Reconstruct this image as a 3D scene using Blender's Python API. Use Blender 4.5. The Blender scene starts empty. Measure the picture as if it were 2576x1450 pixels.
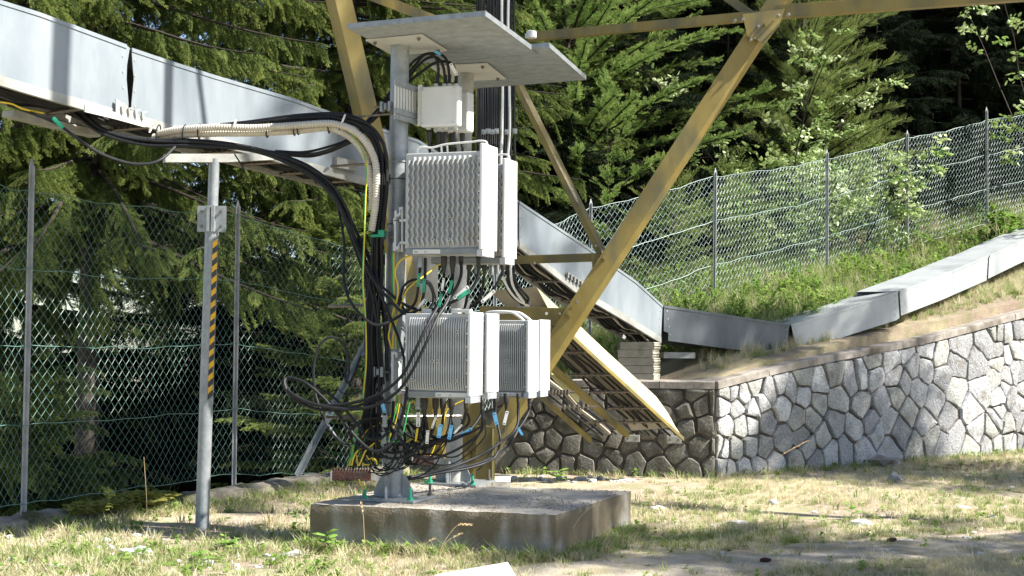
import bpy, bmesh, math, random
import numpy as np
from mathutils import Vector, Matrix, Euler, noise as mnoise
R = math.radians
random.seed(7); np.random.seed(7)
SC = bpy.context.scene
COL = SC.collection

# ---------------------------------------------------------------- camera
F_PX = 3600.0            # focal length in the 2576-wide reading frame
PITCH = math.atan(125.0 / F_PX)
ROLL = R(0.5)
CAM_POS = Vector((0, 0, 1.31))
fwd = Vector((0, math.cos(PITCH), math.sin(PITCH)))
right0 = Vector((1, 0, 0)); up0 = right0.cross(fwd)
cam_r = (right0 * math.cos(ROLL) + up0 * math.sin(ROLL)).normalized()
cam_u = cam_r.cross(fwd).normalized()
cd = bpy.data.cameras.new("camera"); cam = bpy.data.objects.new("camera", cd); COL.objects.link(cam)
cd.sensor_width = 36.0; cd.lens = 36.0 * F_PX / 2576.0; cd.clip_end = 600; cd.clip_start = .1
cam.matrix_world = Matrix(((cam_r.x, cam_u.x, -fwd.x, CAM_POS.x), (cam_r.y, cam_u.y, -fwd.y, CAM_POS.y),
                           (cam_r.z, cam_u.z, -fwd.z, CAM_POS.z), (0, 0, 0, 1)))
SC.camera = cam

# ---------------------------------------------------------------- sky, sun, exposure
SUN_AZ, SUN_EL = R(-16), R(46)          # azimuth measured from +X towards +Y
w = bpy.data.worlds.new("World"); SC.world = w; w.use_nodes = True
nt = w.node_tree; bg = nt.nodes["Background"]
sky = nt.nodes.new("ShaderNodeTexSky"); sky.sky_type = 'NISHITA'; sky.sun_disc = False
sky.sun_elevation = SUN_EL; sky.sun_rotation = math.pi / 2 - SUN_AZ
sky.altitude = 1200; sky.air_density = 1.0; sky.dust_density = 1.5; sky.ozone_density = 1.0
nt.links.new(sky.outputs[0], bg.inputs[0]); bg.inputs[1].default_value = 0.075
sl = bpy.data.lights.new("sun", 'SUN'); sun = bpy.data.objects.new("sun", sl); COL.objects.link(sun)
sl.energy = 5.0; sl.angle = R(0.53); sl.color = (1.0, 0.955, 0.88)
sdir = Vector((math.cos(SUN_EL) * math.cos(SUN_AZ), math.cos(SUN_EL) * math.sin(SUN_AZ), math.sin(SUN_EL)))
sun.rotation_euler = sdir.to_track_quat('Z', 'Y').to_euler(); sun.location = (12, 0, 14)
vs = SC.view_settings; vs.view_transform = 'Standard'; vs.look = 'None'; vs.exposure = 1.45; vs.gamma = 1
vs.use_curve_mapping = False
SC.render.engine = 'CYCLES'
try:
    SC.cycles.max_bounces = 6; SC.cycles.transparent_max_bounces = 6
    SC.cycles.use_denoising = True
except Exception: pass

# ---------------------------------------------------------------- placing points
def ray(u, v):
    return (fwd * F_PX + cam_r * (u - 1288) - cam_u * (v - 725)).normalized()
def W(u, v, Y):
    d = ray(u, v); return CAM_POS + d * (Y / d.y)
def Wz(u, v, z):
    d = ray(u, v); return CAM_POS + d * ((z - CAM_POS.z) / d.z)
def px(Y, n):            # n reading-frame pixels as metres at depth Y
    return n * Y / F_PX
E1 = Vector((.94, -.342, 0)).normalized(); E2 = Vector((.342, .94, 0)).normalized(); EZ = Vector((0, 0, 1))

# ---------------------------------------------------------------- mesh building
class MB:
    def __init__(s): s.v = []; s.f = []; s.m = []
    def add(s, vs_, fs, mi=0):
        o = len(s.v); s.v.extend([tuple(p) for p in vs_])
        for f in fs: s.f.append(tuple(i + o for i in f)); s.m.append(mi)
    def box(s, c, a, b, d, mi=0):
        c = Vector(c); a = Vector(a); b = Vector(b); d = Vector(d)
        if a.cross(b).dot(d) < 0: a = -a
        P = [c + a * i + b * j + d * k for k in (-1, 1) for j in (-1, 1) for i in (-1, 1)]
        s.add(P, [(0, 2, 3, 1), (4, 5, 7, 6), (0, 1, 5, 4), (2, 6, 7, 3), (0, 4, 6, 2), (1, 3, 7, 5)], mi)
    def prism(s, poly, ext, mi=0):
        poly = [Vector(p) for p in poly]; ext = Vector(ext); n = len(poly)
        nn = Vector((0, 0, 0))
        for i in range(n): nn += poly[i].cross(poly[(i + 1) % n])
        if nn.dot(ext) > 0: poly = poly[::-1]
        P = poly + [p + ext for p in poly]
        fs = [tuple(range(n)), tuple(range(2 * n - 1, n - 1, -1))]
        for i in range(n):
            j = (i + 1) % n; fs.append((j, i, i + n, j + n))
        s.add(P, fs, mi)
    def tube(s, pts, r, n=8, caps=True, mi=0):
        pts = [Vector(p) for p in pts]; k = len(pts)
        if k < 2: return
        rs = r if isinstance(r, (list, tuple)) else [r] * k
        t0 = (pts[1] - pts[0]).normalized()
        nrm = t0.orthogonal().normalized(); P = []
        for i in range(k):
            t = (pts[min(i + 1, k - 1)] - pts[max(i - 1, 0)])
            t = t.normalized() if t.length > 1e-9 else t0
            nrm = (nrm - t * nrm.dot(t)); nrm = nrm.normalized() if nrm.length > 1e-6 else t.orthogonal().normalized()
            b = t.cross(nrm)
            for j in range(n):
                a = 2 * math.pi * j / n
                P.append(pts[i] + (nrm * math.cos(a) + b * math.sin(a)) * rs[i])
        fs = []
        for i in range(k - 1):
            for j in range(n):
                q = (j + 1) % n
                fs.append((i * n + j, i * n + q, (i + 1) * n + q, (i + 1) * n + j))
        if caps: fs.append(tuple(range(n - 1, -1, -1))); fs.append(tuple(range((k - 1) * n, k * n)))
        s.add(P, fs, mi)
    def cyl(s, a, b, r, n=16, mi=0): s.tube([a, b], r, n, True, mi)
    def angle(s, p0, p1, da, db, w, t, mi=0, ortho=True):
        """L-profile steel: outer corner p0-p1, legs along da and db."""
        p0 = Vector(p0); p1 = Vector(p1); ax = (p1 - p0).normalized()
        da = (Vector(da) - ax * Vector(da).dot(ax)).normalized()
        db = (Vector(db) - ax * Vector(db).dot(ax)); db = (db - da * db.dot(da) * (1 if ortho else 0)).normalized()
        wa, wb = (w if isinstance(w, tuple) else (w, w))
        poly = [p0, p0 + da * wa, p0 + da * wa + db * t, p0 + da * t + db * t, p0 + da * t + db * wb, p0 + db * wb]
        s.prism(poly, p1 - p0, mi)
    def build(s, name, mats, parent=None, smooth=False, bevel=0, origin=None):
        me = bpy.data.meshes.new(name)
        off = Vector((0, 0, 0))
        if parent is None:
            if origin is not None: off = Vector(origin)
            elif s.v:
                a = np.array(s.v); off = Vector(((a[:, 0].min() + a[:, 0].max()) / 2, (a[:, 1].min() + a[:, 1].max()) / 2, a[:, 2].min()))
        else:
            q = parent
            while q is not None: off += q.location; q = q.parent
        me.from_pydata([(x - off.x, y - off.y, z - off.z) for x, y, z in s.v], [], s.f)
        for m in (mats if isinstance(mats, (list, tuple)) else [mats]): me.materials.append(m)
        if any(s.m): me.polygons.foreach_set('material_index', s.m)
        if smooth: me.polygons.foreach_set('use_smooth', [True] * len(me.polygons))
        me.update()
        o = bpy.data.objects.new(name, me); COL.objects.link(o)
        if parent is None: o.location = off
        else: o.parent = parent
        if smooth:
            try: me.set_sharp_from_angle(angle=R(40))
            except Exception: pass
        if bevel:
            md = o.modifiers.new('bevel', 'BEVEL'); md.width = bevel; md.segments = 2; md.limit_method = 'ANGLE'; md.angle_limit = R(40)
        return o

def tag(o, label=None, cat=None, group=None, kind=None):
    if label: o['label'] = label
    if cat: o['category'] = cat
    if group: o['group'] = group
    if kind: o['kind'] = kind
    return o
def thing(name, label, cat, loc, group=None):
    o = bpy.data.objects.new(name, None); COL.objects.link(o); o.location = loc
    o.empty_display_size = .1
    return tag(o, label, cat, group)
def copy_tree(o, parent=None):
    c = o.copy(); COL.objects.link(c)
    if parent is not None: c.parent = parent
    for ch in list(o.children): copy_tree(ch, c)
    return c
def catmull(P, n=8):
    P = [Vector(p) for p in P]
    if len(P) < 3: return P
    Q = [P[0] * 2 - P[1]] + P + [P[-1] * 2 - P[-2]]; out = []
    for i in range(1, len(Q) - 2):
        a, b, c, d = Q[i - 1:i + 3]
        for k in range(n):
            t = k / n
            out.append(.5 * ((2 * b) + (c - a) * t + (2 * a - 5 * b + 4 * c - d) * t * t + (3 * b - a - 3 * c + d) * t ** 3))
    out.append(P[-1]); return out

# ---------------------------------------------------------------- materials
def mat(name, c1, c2=None, scale=8, rough=.6, metal=0, bump=0, bscale=60, detail=6, lo=.35, hi=.65, spec=.5, c3=None, s3=3, a3=(.5, .75), coords='Object', stretch=None, transl=0):
    m = bpy.data.materials.new(name); m.use_nodes = True; t = m.node_tree; L = t.links
    b = t.nodes['Principled BSDF']
    b.inputs['Roughness'].default_value = rough; b.inputs['Metallic'].default_value = metal
    b.inputs['Specular IOR Level'].default_value = spec
    tc = t.nodes.new('ShaderNodeTexCoord'); src = tc.outputs[coords]
    if stretch:
        mp = t.nodes.new('ShaderNodeMapping'); mp.inputs['Scale'].default_value = stretch
        L.new(src, mp.inputs[0]); src = mp.outputs[0]
    col = None
    if c2 is None: b.inputs['Base Color'].default_value = (*c1, 1)
    else:
        n = t.nodes.new('ShaderNodeTexNoise'); n.inputs['Scale'].default_value = scale; n.inputs['Detail'].default_value = detail
        n.inputs['Roughness'].default_value = .65
        L.new(src, n.inputs['Vector'])
        r = t.nodes.new('ShaderNodeValToRGB'); r.color_ramp.elements[0].position = lo; r.color_ramp.elements[1].position = hi
        r.color_ramp.elements[0].color = (*c1, 1); r.color_ramp.elements[1].color = (*c2, 1)
        L.new(n.outputs[0], r.inputs[0]); col = r.outputs[0]
        if c3 is not None:
            n3 = t.nodes.new('ShaderNodeTexNoise'); n3.inputs['Scale'].default_value = s3; n3.inputs['Detail'].default_value = 5
            L.new(src, n3.inputs['Vector'])
            r3 = t.nodes.new('ShaderNodeMapRange'); r3.inputs[1].default_value = a3[0]; r3.inputs[2].default_value = a3[1]
            L.new(n3.outputs[0], r3.inputs[0])
            mx = t.nodes.new('ShaderNodeMix'); mx.data_type = 'RGBA'
            L.new(r3.outputs[0], mx.inputs['Factor']); L.new(col, mx.inputs['A']); mx.inputs['B'].default_value = (*c3, 1)
            col = mx.outputs['Result']
        L.new(col, b.inputs['Base Color'])
    if bump:
        n2 = t.nodes.new('ShaderNodeTexNoise'); n2.inputs['Scale'].default_value = bscale; n2.inputs['Detail'].default_value = 5
        L.new(src, n2.inputs['Vector'])
        bp = t.nodes.new('ShaderNodeBump'); bp.inputs['Strength'].default_value = bump; bp.inputs['Distance'].default_value = .01
        L.new(n2.outputs[0], bp.inputs['Height']); L.new(bp.outputs[0], b.inputs['Normal'])
    if transl:
        tr = t.nodes.new('ShaderNodeBsdfTranslucent'); ms = t.nodes.new('ShaderNodeMixShader'); ms.inputs[0].default_value = transl
        if col: L.new(col, tr.inputs[0])
        else: tr.inputs[0].default_value = (*c1, 1)
        out = t.nodes['Material Output']
        L.new(b.outputs[0], ms.inputs[1]); L.new(tr.outputs[0], ms.inputs[2]); L.new(ms.outputs[0], out.inputs[0])
    return m
def leafmat(name, cols, transl=.35, rough=.5, spec=.3, tip=False):
    m = bpy.data.materials.new(name); m.use_nodes = True; t = m.node_tree; L = t.links
    b = t.nodes['Principled BSDF']; b.inputs['Roughness'].default_value = rough; b.inputs['Specular IOR Level'].default_value = spec
    oi = t.nodes.new('ShaderNodeObjectInfo'); r = t.nodes.new('ShaderNodeValToRGB')
    e = r.color_ramp.elements
    while len(e) < len(cols): e.new(.5)
    for i, c in enumerate(cols):
        e[i].position = i / (len(cols) - 1) if len(cols) > 1 else 0; e[i].color = (*c, 1)
    g = t.nodes.new('ShaderNodeNewGeometry')
    mxr = t.nodes.new('ShaderNodeMath'); mxr.operation = 'ADD'
    mm = t.nodes.new('ShaderNodeMath'); mm.operation = 'MULTIPLY'; mm.inputs[1].default_value = .35
    m2 = t.nodes.new('ShaderNodeMath'); m2.operation = 'MULTIPLY'; m2.inputs[1].default_value = .65
    L.new(g.outputs['Random Per Island'], mm.inputs[0]); L.new(oi.outputs['Random'], m2.inputs[0])
    L.new(mm.outputs[0], mxr.inputs[0]); L.new(m2.outputs[0], mxr.inputs[1])
    if tip:
        at = t.nodes.new('ShaderNodeAttribute'); at.attribute_name = 'tip'
        m3_ = t.nodes.new('ShaderNodeMath'); m3_.operation = 'MULTIPLY'; m3_.inputs[1].default_value = .76; L.new(at.outputs['Fac'], m3_.inputs[0])
        m4_ = t.nodes.new('ShaderNodeMath'); m4_.operation = 'MULTIPLY'; m4_.inputs[1].default_value = .45; L.new(mxr.outputs[0], m4_.inputs[0])
        m5_ = t.nodes.new('ShaderNodeMath'); m5_.operation = 'ADD'; L.new(m3_.outputs[0], m5_.inputs[0]); L.new(m4_.outputs[0], m5_.inputs[1]); mxr = m5_
    L.new(mxr.outputs[0], r.inputs[0]); L.new(r.outputs[0], b.inputs['Base Color'])
    tr = t.nodes.new('ShaderNodeBsdfTranslucent'); ms = t.nodes.new('ShaderNodeMixShader'); ms.inputs[0].default_value = transl
    L.new(r.outputs[0], tr.inputs[0])
    L.new(b.outputs[0], ms.inputs[1]); L.new(tr.outputs[0], ms.inputs[2]); L.new(ms.outputs[0], t.nodes['Material Output'].inputs[0])
    return m

M = {}
M['galv'] = mat('galvanised_steel', (.22, .24, .25), (.33, .35, .36), 14, .45, .35, .12, 40, c3=(.20, .23, .24), s3=5, a3=(.5, .8))
M['galv_dull'] = mat('weathered_galvanised_steel', (.27, .275, .255), (.40, .40, .375), 10, .6, .15, .15, 40, c3=(.19, .18, .14), s3=4, a3=(.5, .8))
M['duct'] = mat('duct_sheet_metal', (.215, .25, .275), (.29, .32, .34), 3.2, .5, .25, .06, 14, c3=(.13, .16, .185), s3=2.3, a3=(.48, .75), stretch=(1, 1, .35))
M['duct_shaded'] = mat('shaded_grey_duct_sheet_metal', (.075, .088, .10), (.12, .135, .15), 3.2, .5, .25, .06, 14, c3=(.21, .225, .235), s3=2.5, a3=(.55, .8), stretch=(1, 1, .4))  # weathered grey sheet with shade worked into its dark tone
M['duct_sunlit'] = mat('sunlit_duct_sheet_metal', (.34, .365, .375), (.42, .44, .445), 3.2, .5, .2, .06, 14, c3=(.25, .275, .285), s3=2.3, a3=(.5, .78), stretch=(1, 1, .35))  # lighter copy of the duct metal, sunlight painted into its tone
M['white'] = mat('white_plastic_cover', (.62, .63, .62), (.70, .70, .68), 3, .45, 0, 0, c3=(.62, .60, .52), s3=2.2, a3=(.6, .85))
M['fin'] = mat('light_grey_painted_casting', (.40, .41, .41), (.47, .48, .47), 9, .5, 0, .1, 60, c3=(.37, .35, .29), s3=3, a3=(.6, .85))
M['fin_gap'] = mat('grey_painted_casting_body', (.34, .35, .35), (.40, .41, .40), 9, .55)
M['boxwhite'] = mat('off_white_enclosure', (.55, .55, .52), (.63, .63, .60), 5, .45, 0, .05, 60, c3=(.56, .53, .44), s3=4, a3=(.6, .9))
M['grey'] = mat('grey_plastic', (.17, .19, .20), (.22, .24, .25), 10, .5)
M['greylt'] = mat('pale_grey_plastic', (.42, .44, .46), (.48, .5, .52), 10, .5)
M['yellow'] = mat('olive_yellow_paint', (.215, .155, .032), (.27, .21, .06), 5, .5, 0, .08, 50, c3=(.125, .11, .05), s3=3.4, a3=(.46, .64), stretch=(1, 1, .45), detail=8)
M['yellow_sunlit'] = mat('sunlit_yellow_paint', (.46, .435, .22), (.54, .52, .29), 5, .55, 0, .08, 50, c3=(.30, .27, .09), s3=3, a3=(.5, .7))  # lighter copy of the tower yellow, sunlight put into the colour
M['cream'] = mat('sunlit_yellow_sheet', (.60, .58, .36), (.68, .66, .44), 5, .5, 0, .05, 50, c3=(.45, .42, .20), s3=4, a3=(.55, .75))  # tray side yellow with direct sun painted into the colour
M['cable'] = mat('black_cable_sheath', (.010, .011, .013), (.018, .019, .021), 20, .55, spec=.3)
M['rubber'] = mat('black_rubber_boot', (.020, .019, .018), (.035, .032, .03), 20, .6)
M['conduit'] = mat('cream_corrugated_plastic', (.44, .41, .35), (.52, .49, .43), 12, .5, c3=(.42, .37, .28), s3=5, a3=(.55, .8))
M['cyel'] = mat('yellow_cable_sheath', (.62, .45, .02), (.70, .52, .04), 20, .45)
M['cgrn'] = mat('green_cable_sheath', (.03, .30, .07), (.05, .36, .10), 20, .45)
M['green'] = mat('green_plastic_tag', (.01, .27, .15), (.02, .32, .18), 30, .45)
M['blue'] = mat('blue_plastic_tag', (.10, .38, .66), (.14, .44, .72), 30, .45)
M['tagw'] = mat('white_plastic_tag', (.70, .69, .64), (.78, .77, .72), 30, .5)
M['ink'] = mat('dark_print', (.03, .03, .03))
M['steel'] = mat('threaded_steel_rod', (.14, .12, .10), (.22, .195, .17), 40, .4, .6)
M['rust'] = mat('rusty_steel', (.03, .014, .010), (.075, .028, .017), 22, .85, 0, .5, 60, c3=(.05, .03, .025), s3=9, a3=(.5, .7))
M['concrete'] = mat('weathered_concrete', (.30, .275, .235), (.42, .395, .345), 10, .9, 0, .5, 70, c3=(.19, .165, .13), s3=4, a3=(.48, .72))
M['coping'] = mat('coping_concrete', (.20, .175, .15), (.33, .30, .26), 9, .9, 0, .5, 60, c3=(.10, .085, .06), s3=3.5, a3=(.5, .7))
M['granite'] = None
M['moss'] = mat('moss', (.10, .12, .02), (.18, .17, .03), 25, 1, 0, 1, 120)
M['mesh'] = mat('green_plastic_coated_wire', (.07, .16, .13), (.15, .26, .22), 6, .4)
M['post'] = mat('grey_steel_fence_post', (.26, .27, .28), (.36, .37, .38), 10, .55, .2, .1, 50)
M['tapey'] = mat('yellow_hazard_tape', (.80, .42, .01), (.84, .47, .02), 10, .45)
M['tapek'] = mat('black_hazard_tape', (.03, .03, .035), (.05, .05, .05), 10, .45)
M['bark'] = mat('spruce_bark', (.035, .027, .022), (.075, .06, .048), 18, .95, 0, .7, 40)
M['twig'] = mat('spruce_twig_bark', (.022, .017, .012), (.042, .03, .02), 30, .9)
M['stonelt'] = mat('pale_rubble_stone', (.42, .42, .41), (.58, .57, .54), 16, .9, 0, .5, 60, c3=(.30, .28, .24), s3=6, a3=(.5, .7))
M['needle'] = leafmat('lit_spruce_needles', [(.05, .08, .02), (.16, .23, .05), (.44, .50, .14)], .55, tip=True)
M['needle_shade'] = leafmat('shaded_spruce_needles', [(.005, .011, .005), (.008, .018, .007), (.014, .028, .010)], .1, .8, .04)  # near-black copy of the spruce needles, forest shade put into the colour
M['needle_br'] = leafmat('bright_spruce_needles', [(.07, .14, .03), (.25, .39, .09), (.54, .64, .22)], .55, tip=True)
M['larch'] = leafmat('larch_needles', [(.10, .17, .03), (.28, .38, .09), (.55, .62, .22)], .55, tip=True)
M['birch'] = leafmat('birch_leaves', [(.16, .28, .06), (.34, .44, .16), (.60, .66, .42)], .35, .35, .6)
M['straw'] = leafmat('dry_grass', [(.46, .41, .24), (.60, .54, .34), (.70, .65, .46)], .4, .3)
M['grass'] = leafmat('green_grass', [(.12, .19, .04), (.25, .32, .09), (.42, .46, .20)], .4)
M['weed'] = leafmat('weed_leaves', [(.10, .20, .03), (.20, .32, .06), (.34, .44, .12)], .4)
# ================================================================ terrain
def sstep(t): t = max(0., min(1., t)); return t * t * (3 - 2 * t)
def fdist(x, y): return (x + 3.3) * -.872 + (y - 9.7) * .49      # + is beyond the left fence
def nz(x, y, s=1.0, o=0.0): return mnoise.noise(Vector((x * s + o, y * s - o, o * .37)))
def gz(x, y):
    d = fdist(x, y)
    z = .018 * nz(x, y, 1.6) + .008 * nz(x, y, 5)
    if d > .15: z -= min(7.0, .55 * (d - .15))
    return z
def hillz(x, y):
    z = .88 + .032 * (x - 1.93) + .20 * (y - 13.4) + .022 * max(0, y - 19) ** 2 if y < 28 else .88 + .032 * (x - 1.93) + .20 * 14.6 + .022 * 81 + .14 * (y - 28)
    z = min(z, 22) + .035
    z += .03 * nz(x, y, 1.1, 3) + .012 * nz(x, y, 4, 5)
    s = sstep((x + 1.6 + .3 * min(y - 14, 4)) / 4.2)
    return z * s + gz(x, y) * (1 - s)
def axis(stops):
    out = []
    for a, b, st in stops:
        n = max(1, int(round((b - a) / st))); out += [a + (b - a) * i / n for i in range(n)]
    return out + [stops[-1][1]]
def sheet(name, P, nx, ny, m):
    mb = MB(); mb.v = [tuple(p) for p in P]
    mb.f = [(j * nx + i, j * nx + i + 1, (j + 1) * nx + i + 1, (j + 1) * nx + i) for j in range(ny - 1) for i in range(nx - 1)]
    mb.m = [0] * len(mb.f)
    return mb.build(name, m, None, True, origin=(0, 0, 0))

def ground_mat(name, soil, grass, straw, gravel, gr=.5):
    m = bpy.data.materials.new(name); m.use_nodes = True; t = m.node_tree; L = t.links
    b = t.nodes['Principled BSDF']; b.inputs['Roughness'].default_value = .95; b.inputs['Specular IOR Level'].default_value = .15
    tc = t.nodes.new('ShaderNodeTexCoord')
    def noise(s, d=6, r=.6):
        n = t.nodes.new('ShaderNodeTexNoise'); n.inputs['Scale'].default_value = s; n.inputs['Detail'].default_value = d; n.inputs['Roughness'].default_value = r
        L.new(tc.outputs['Object'], n.inputs['Vector']); return n.outputs[0]
    def mix(f, a, bb):
        x = t.nodes.new('ShaderNodeMix'); x.data_type = 'RGBA'; L.new(f, x.inputs['Factor'])
        for k, q in (('A', a), ('B', bb)):
            if isinstance(q, tuple): x.inputs[k].default_value = (*q, 1)
            else: L.new(q, x.inputs[k])
        return x.outputs['Result']
    def rng(o, a, bb):
        r = t.nodes.new('ShaderNodeMapRange'); r.inputs[1].default_value = a; r.inputs[2].default_value = bb; L.new(o, r.inputs[0]); return r.outputs[0]
    c = mix(rng(noise(40, 4), .35, .65), soil, tuple(x * .72 for x in soil))
    c = mix(rng(noise(1.3, 6), .42, .62), c, straw)
    c = mix(rng(noise(2.1, 7, .7), .50, .66), c, grass)
    v = t.nodes.new('ShaderNodeTexVoronoi'); v.inputs['Scale'].default_value = 34; L.new(tc.outputs['Object'], v.inputs['Vector'])
    mk = t.nodes.new('ShaderNodeMath'); mk.operation = 'MULTIPLY'
    L.new(rng(v.outputs['Distance'], .32, .25), mk.inputs[0]); L.new(rng(noise(1.9, 3), .5 , .62), mk.inputs[1])
    c = mix(mk.outputs[0], c, gravel)
    L.new(c, b.inputs['Base Color'])
    bp = t.nodes.new('ShaderNodeBump'); bp.inputs['Strength'].default_value = .8; bp.inputs['Distance'].default_value = .03
    L.new(noise(55, 6, .7), bp.inputs['Height']); L.new(bp.outputs[0], b.inputs['Normal'])
    return m
M['ground'] = ground_mat('dry_grassy_soil', (.46, .37, .28), (.28, .29, .14), (.52, .46, .31), (.54, .52, .48))
M['hill'] = ground_mat('hillside_soil', (.34, .26, .20), (.20, .20, .09), (.42, .36, .23), (.38, .35, .31))
xs = axis([(-200, -30, 12), (-30, -7, 1.5), (-7, 6, .12), (6, 14, .5), (14, 200, 12)])
ys = axis([(-30, 3, 3), (3, 14.5, .12), (14.5, 30, 1.0), (30, 300, 15)])
g = sheet('ground', [(x, y, gz(x, y) - (.35 if (x > -1.2 and y > 14.6) else 0)) for y in ys for x in xs], len(xs), len(ys), M['ground'])
tag(g, kind='structure')

# ---- stone retaining wall lines
CORN = Wz(1800, 1203, 0.0); CORN.z = 0
WL = Vector((-.95, 14.05, 0)); WR = Wz(2560, 1141, 0.0); WR.z = 0
WR2 = CORN + (WR - CORN) * 1.5
def topz_left(s, Ls):            # height of wall top on left leg, s measured from its left end
    x = s / Ls
    return .42 + .42 * sstep(x / .55)
def ztop_right(s, Lr):
    return .84 + .64 * (s / 4.6) + .02 * math.sin(s * 1.4)
# hillside starts at the back edge of the wall
LP = [Vector((-90, 20, 0)), Vector((-6, 15.5, 0)), WL + Vector((0, .12, 0)), CORN + Vector((.02, .16, 0)), WR2 + Vector((-.05, .15, 0)), WR2 + Vector((60, 45, 0))]
ss = []
seg = axis([(0, 1, .12)]);
for i in range(len(LP) - 1):
    n = [12, 8, 30, 60, 20][i]
    for k in range(n): ss.append(LP[i].lerp(LP[i + 1], k / n))
ss.append(LP[-1])
tt = axis([(0, 6, .15), (6, 20, .6), (20, 60, 3), (60, 260, 20)])
P = [(q.x, q.y, hillz(q.x, q.y) - .5) for q in ss]
for t_ in tt:
    for q in ss: P.append((q.x + t_ * .02, q.y + t_, hillz(q.x + t_ * .02, q.y + t_) ))
tag(sheet('hillside', P, len(ss), len(tt) + 1, M['hill']), kind='structure')

# ---- pale trodden path in the foreground
M['path'] = mat('trodden_grit_path', (.33, .285, .22), (.43, .385, .31), 30, .95, 0, .9, 90, c3=(.24, .21, .13), s3=3.5, a3=(.45, .65))
up = [(1290, 1432), (1380, 1418), (1500, 1408), (1640, 1398), (1760, 1392), (1900, 1385), (2050, 1368), (2200, 1352), (2350, 1346), (2580, 1338), (2760, 1330)]
lo = [(1270, 1500), (1380, 1490), (1500, 1480), (1640, 1470), (1760, 1466), (1900, 1446), (2050, 1428), (2200, 1422), (2350, 1408), (2580, 1396), (2760, 1390)]
mb = MB(); A = []
for r in range(9):
    for i in range(len(up) * 4 - 3):
        k, f = divmod(i, 4); f /= 4; k2 = min(k + 1, len(up) - 1)
        a = Wz(up[k][0] * (1 - f) + up[k2][0] * f, up[k][1] * (1 - f) + up[k2][1] * f, 0)
        b = Wz(lo[k][0] * (1 - f) + lo[k2][0] * f, lo[k][1] * (1 - f) + lo[k2][1] * f, 0)
        p = a.lerp(b, r / 8)
        if r in (0, 8): p.y += .09 * nz(p.x, p.y, 3.1, 9)
        A.append((p.x, p.y, gz(p.x, p.y) + (.007 if 0 < r < 8 else -.012)))
tag(sheet('path', A, len(up) * 4 - 3, 9, M['path']), kind='structure')

# ================================================================ concrete plinth
def rough_box(corners, z0, z1, step, amp, seed=0, nearprot=None):
    """box on an arbitrary quad (A,B,C,D seen from above) with chipped edges and pitted faces."""
    A, B, C, D = corners; V = {}; mb = MB()
    nu = max(2, int((B - A).length / step)); nv = max(2, int((D - A).length / step)); nw = max(2, int((z1 - z0) / step))
    cen = (A + B + C + D) / 4
    def pt(i, j, k):
        key = (i, j, k)
        if key in V: return V[key]
        u, v, w_ = i / nu, j / nv, k / nw
        p = (A * (1 - u) + B * u) * (1 - v) + (D * (1 - u) + C * u) * v
        p = Vector((p.x, p.y, z0 + (z1 - z0) * w_))
        e = (i in (0, nu)) + (j in (0, nv)) + (k == nw)
        n = mnoise.noise_vector(p * 9 + Vector((seed, 0, 0))) * amp + mnoise.noise_vector(p * 30 + Vector((seed, 3, 0))) * amp * .5
        if e >= 2:
            inn = (Vector((cen.x, cen.y, (z0 + z1) / 2)) - p).normalized()
            n += inn * amp * (1.2 + 2.5 * max(0, mnoise.noise(p * 14)))
        p = p + n
        V[key] = len(mb.v); mb.v.append(tuple(p)); return V[key]
    def q(a, b, c, d): mb.f.append((a, b, c, d)); mb.m.append(0)
    for i in range(nu):
        for j in range(nv): q(pt(i, j, nw), pt(i + 1, j, nw), pt(i + 1, j + 1, nw), pt(i, j + 1, nw))
        for k in range(nw):
            q(pt(i, 0, k), pt(i + 1, 0, k), pt(i + 1, 0, k + 1), pt(i, 0, k + 1))
            q(pt(i + 1, nv, k), pt(i, nv, k), pt(i, nv, k + 1), pt(i + 1, nv, k + 1))
    for j in range(nv):
        for k in range(nw):
            q(pt(0, j + 1, k), pt(0, j, k), pt(0, j, k + 1), pt(0, j + 1, k + 1))
            q(pt(nu, j, k), pt(nu, j + 1, k), pt(nu, j + 1, k + 1), pt(nu, j, k + 1))
    return mb
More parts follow.
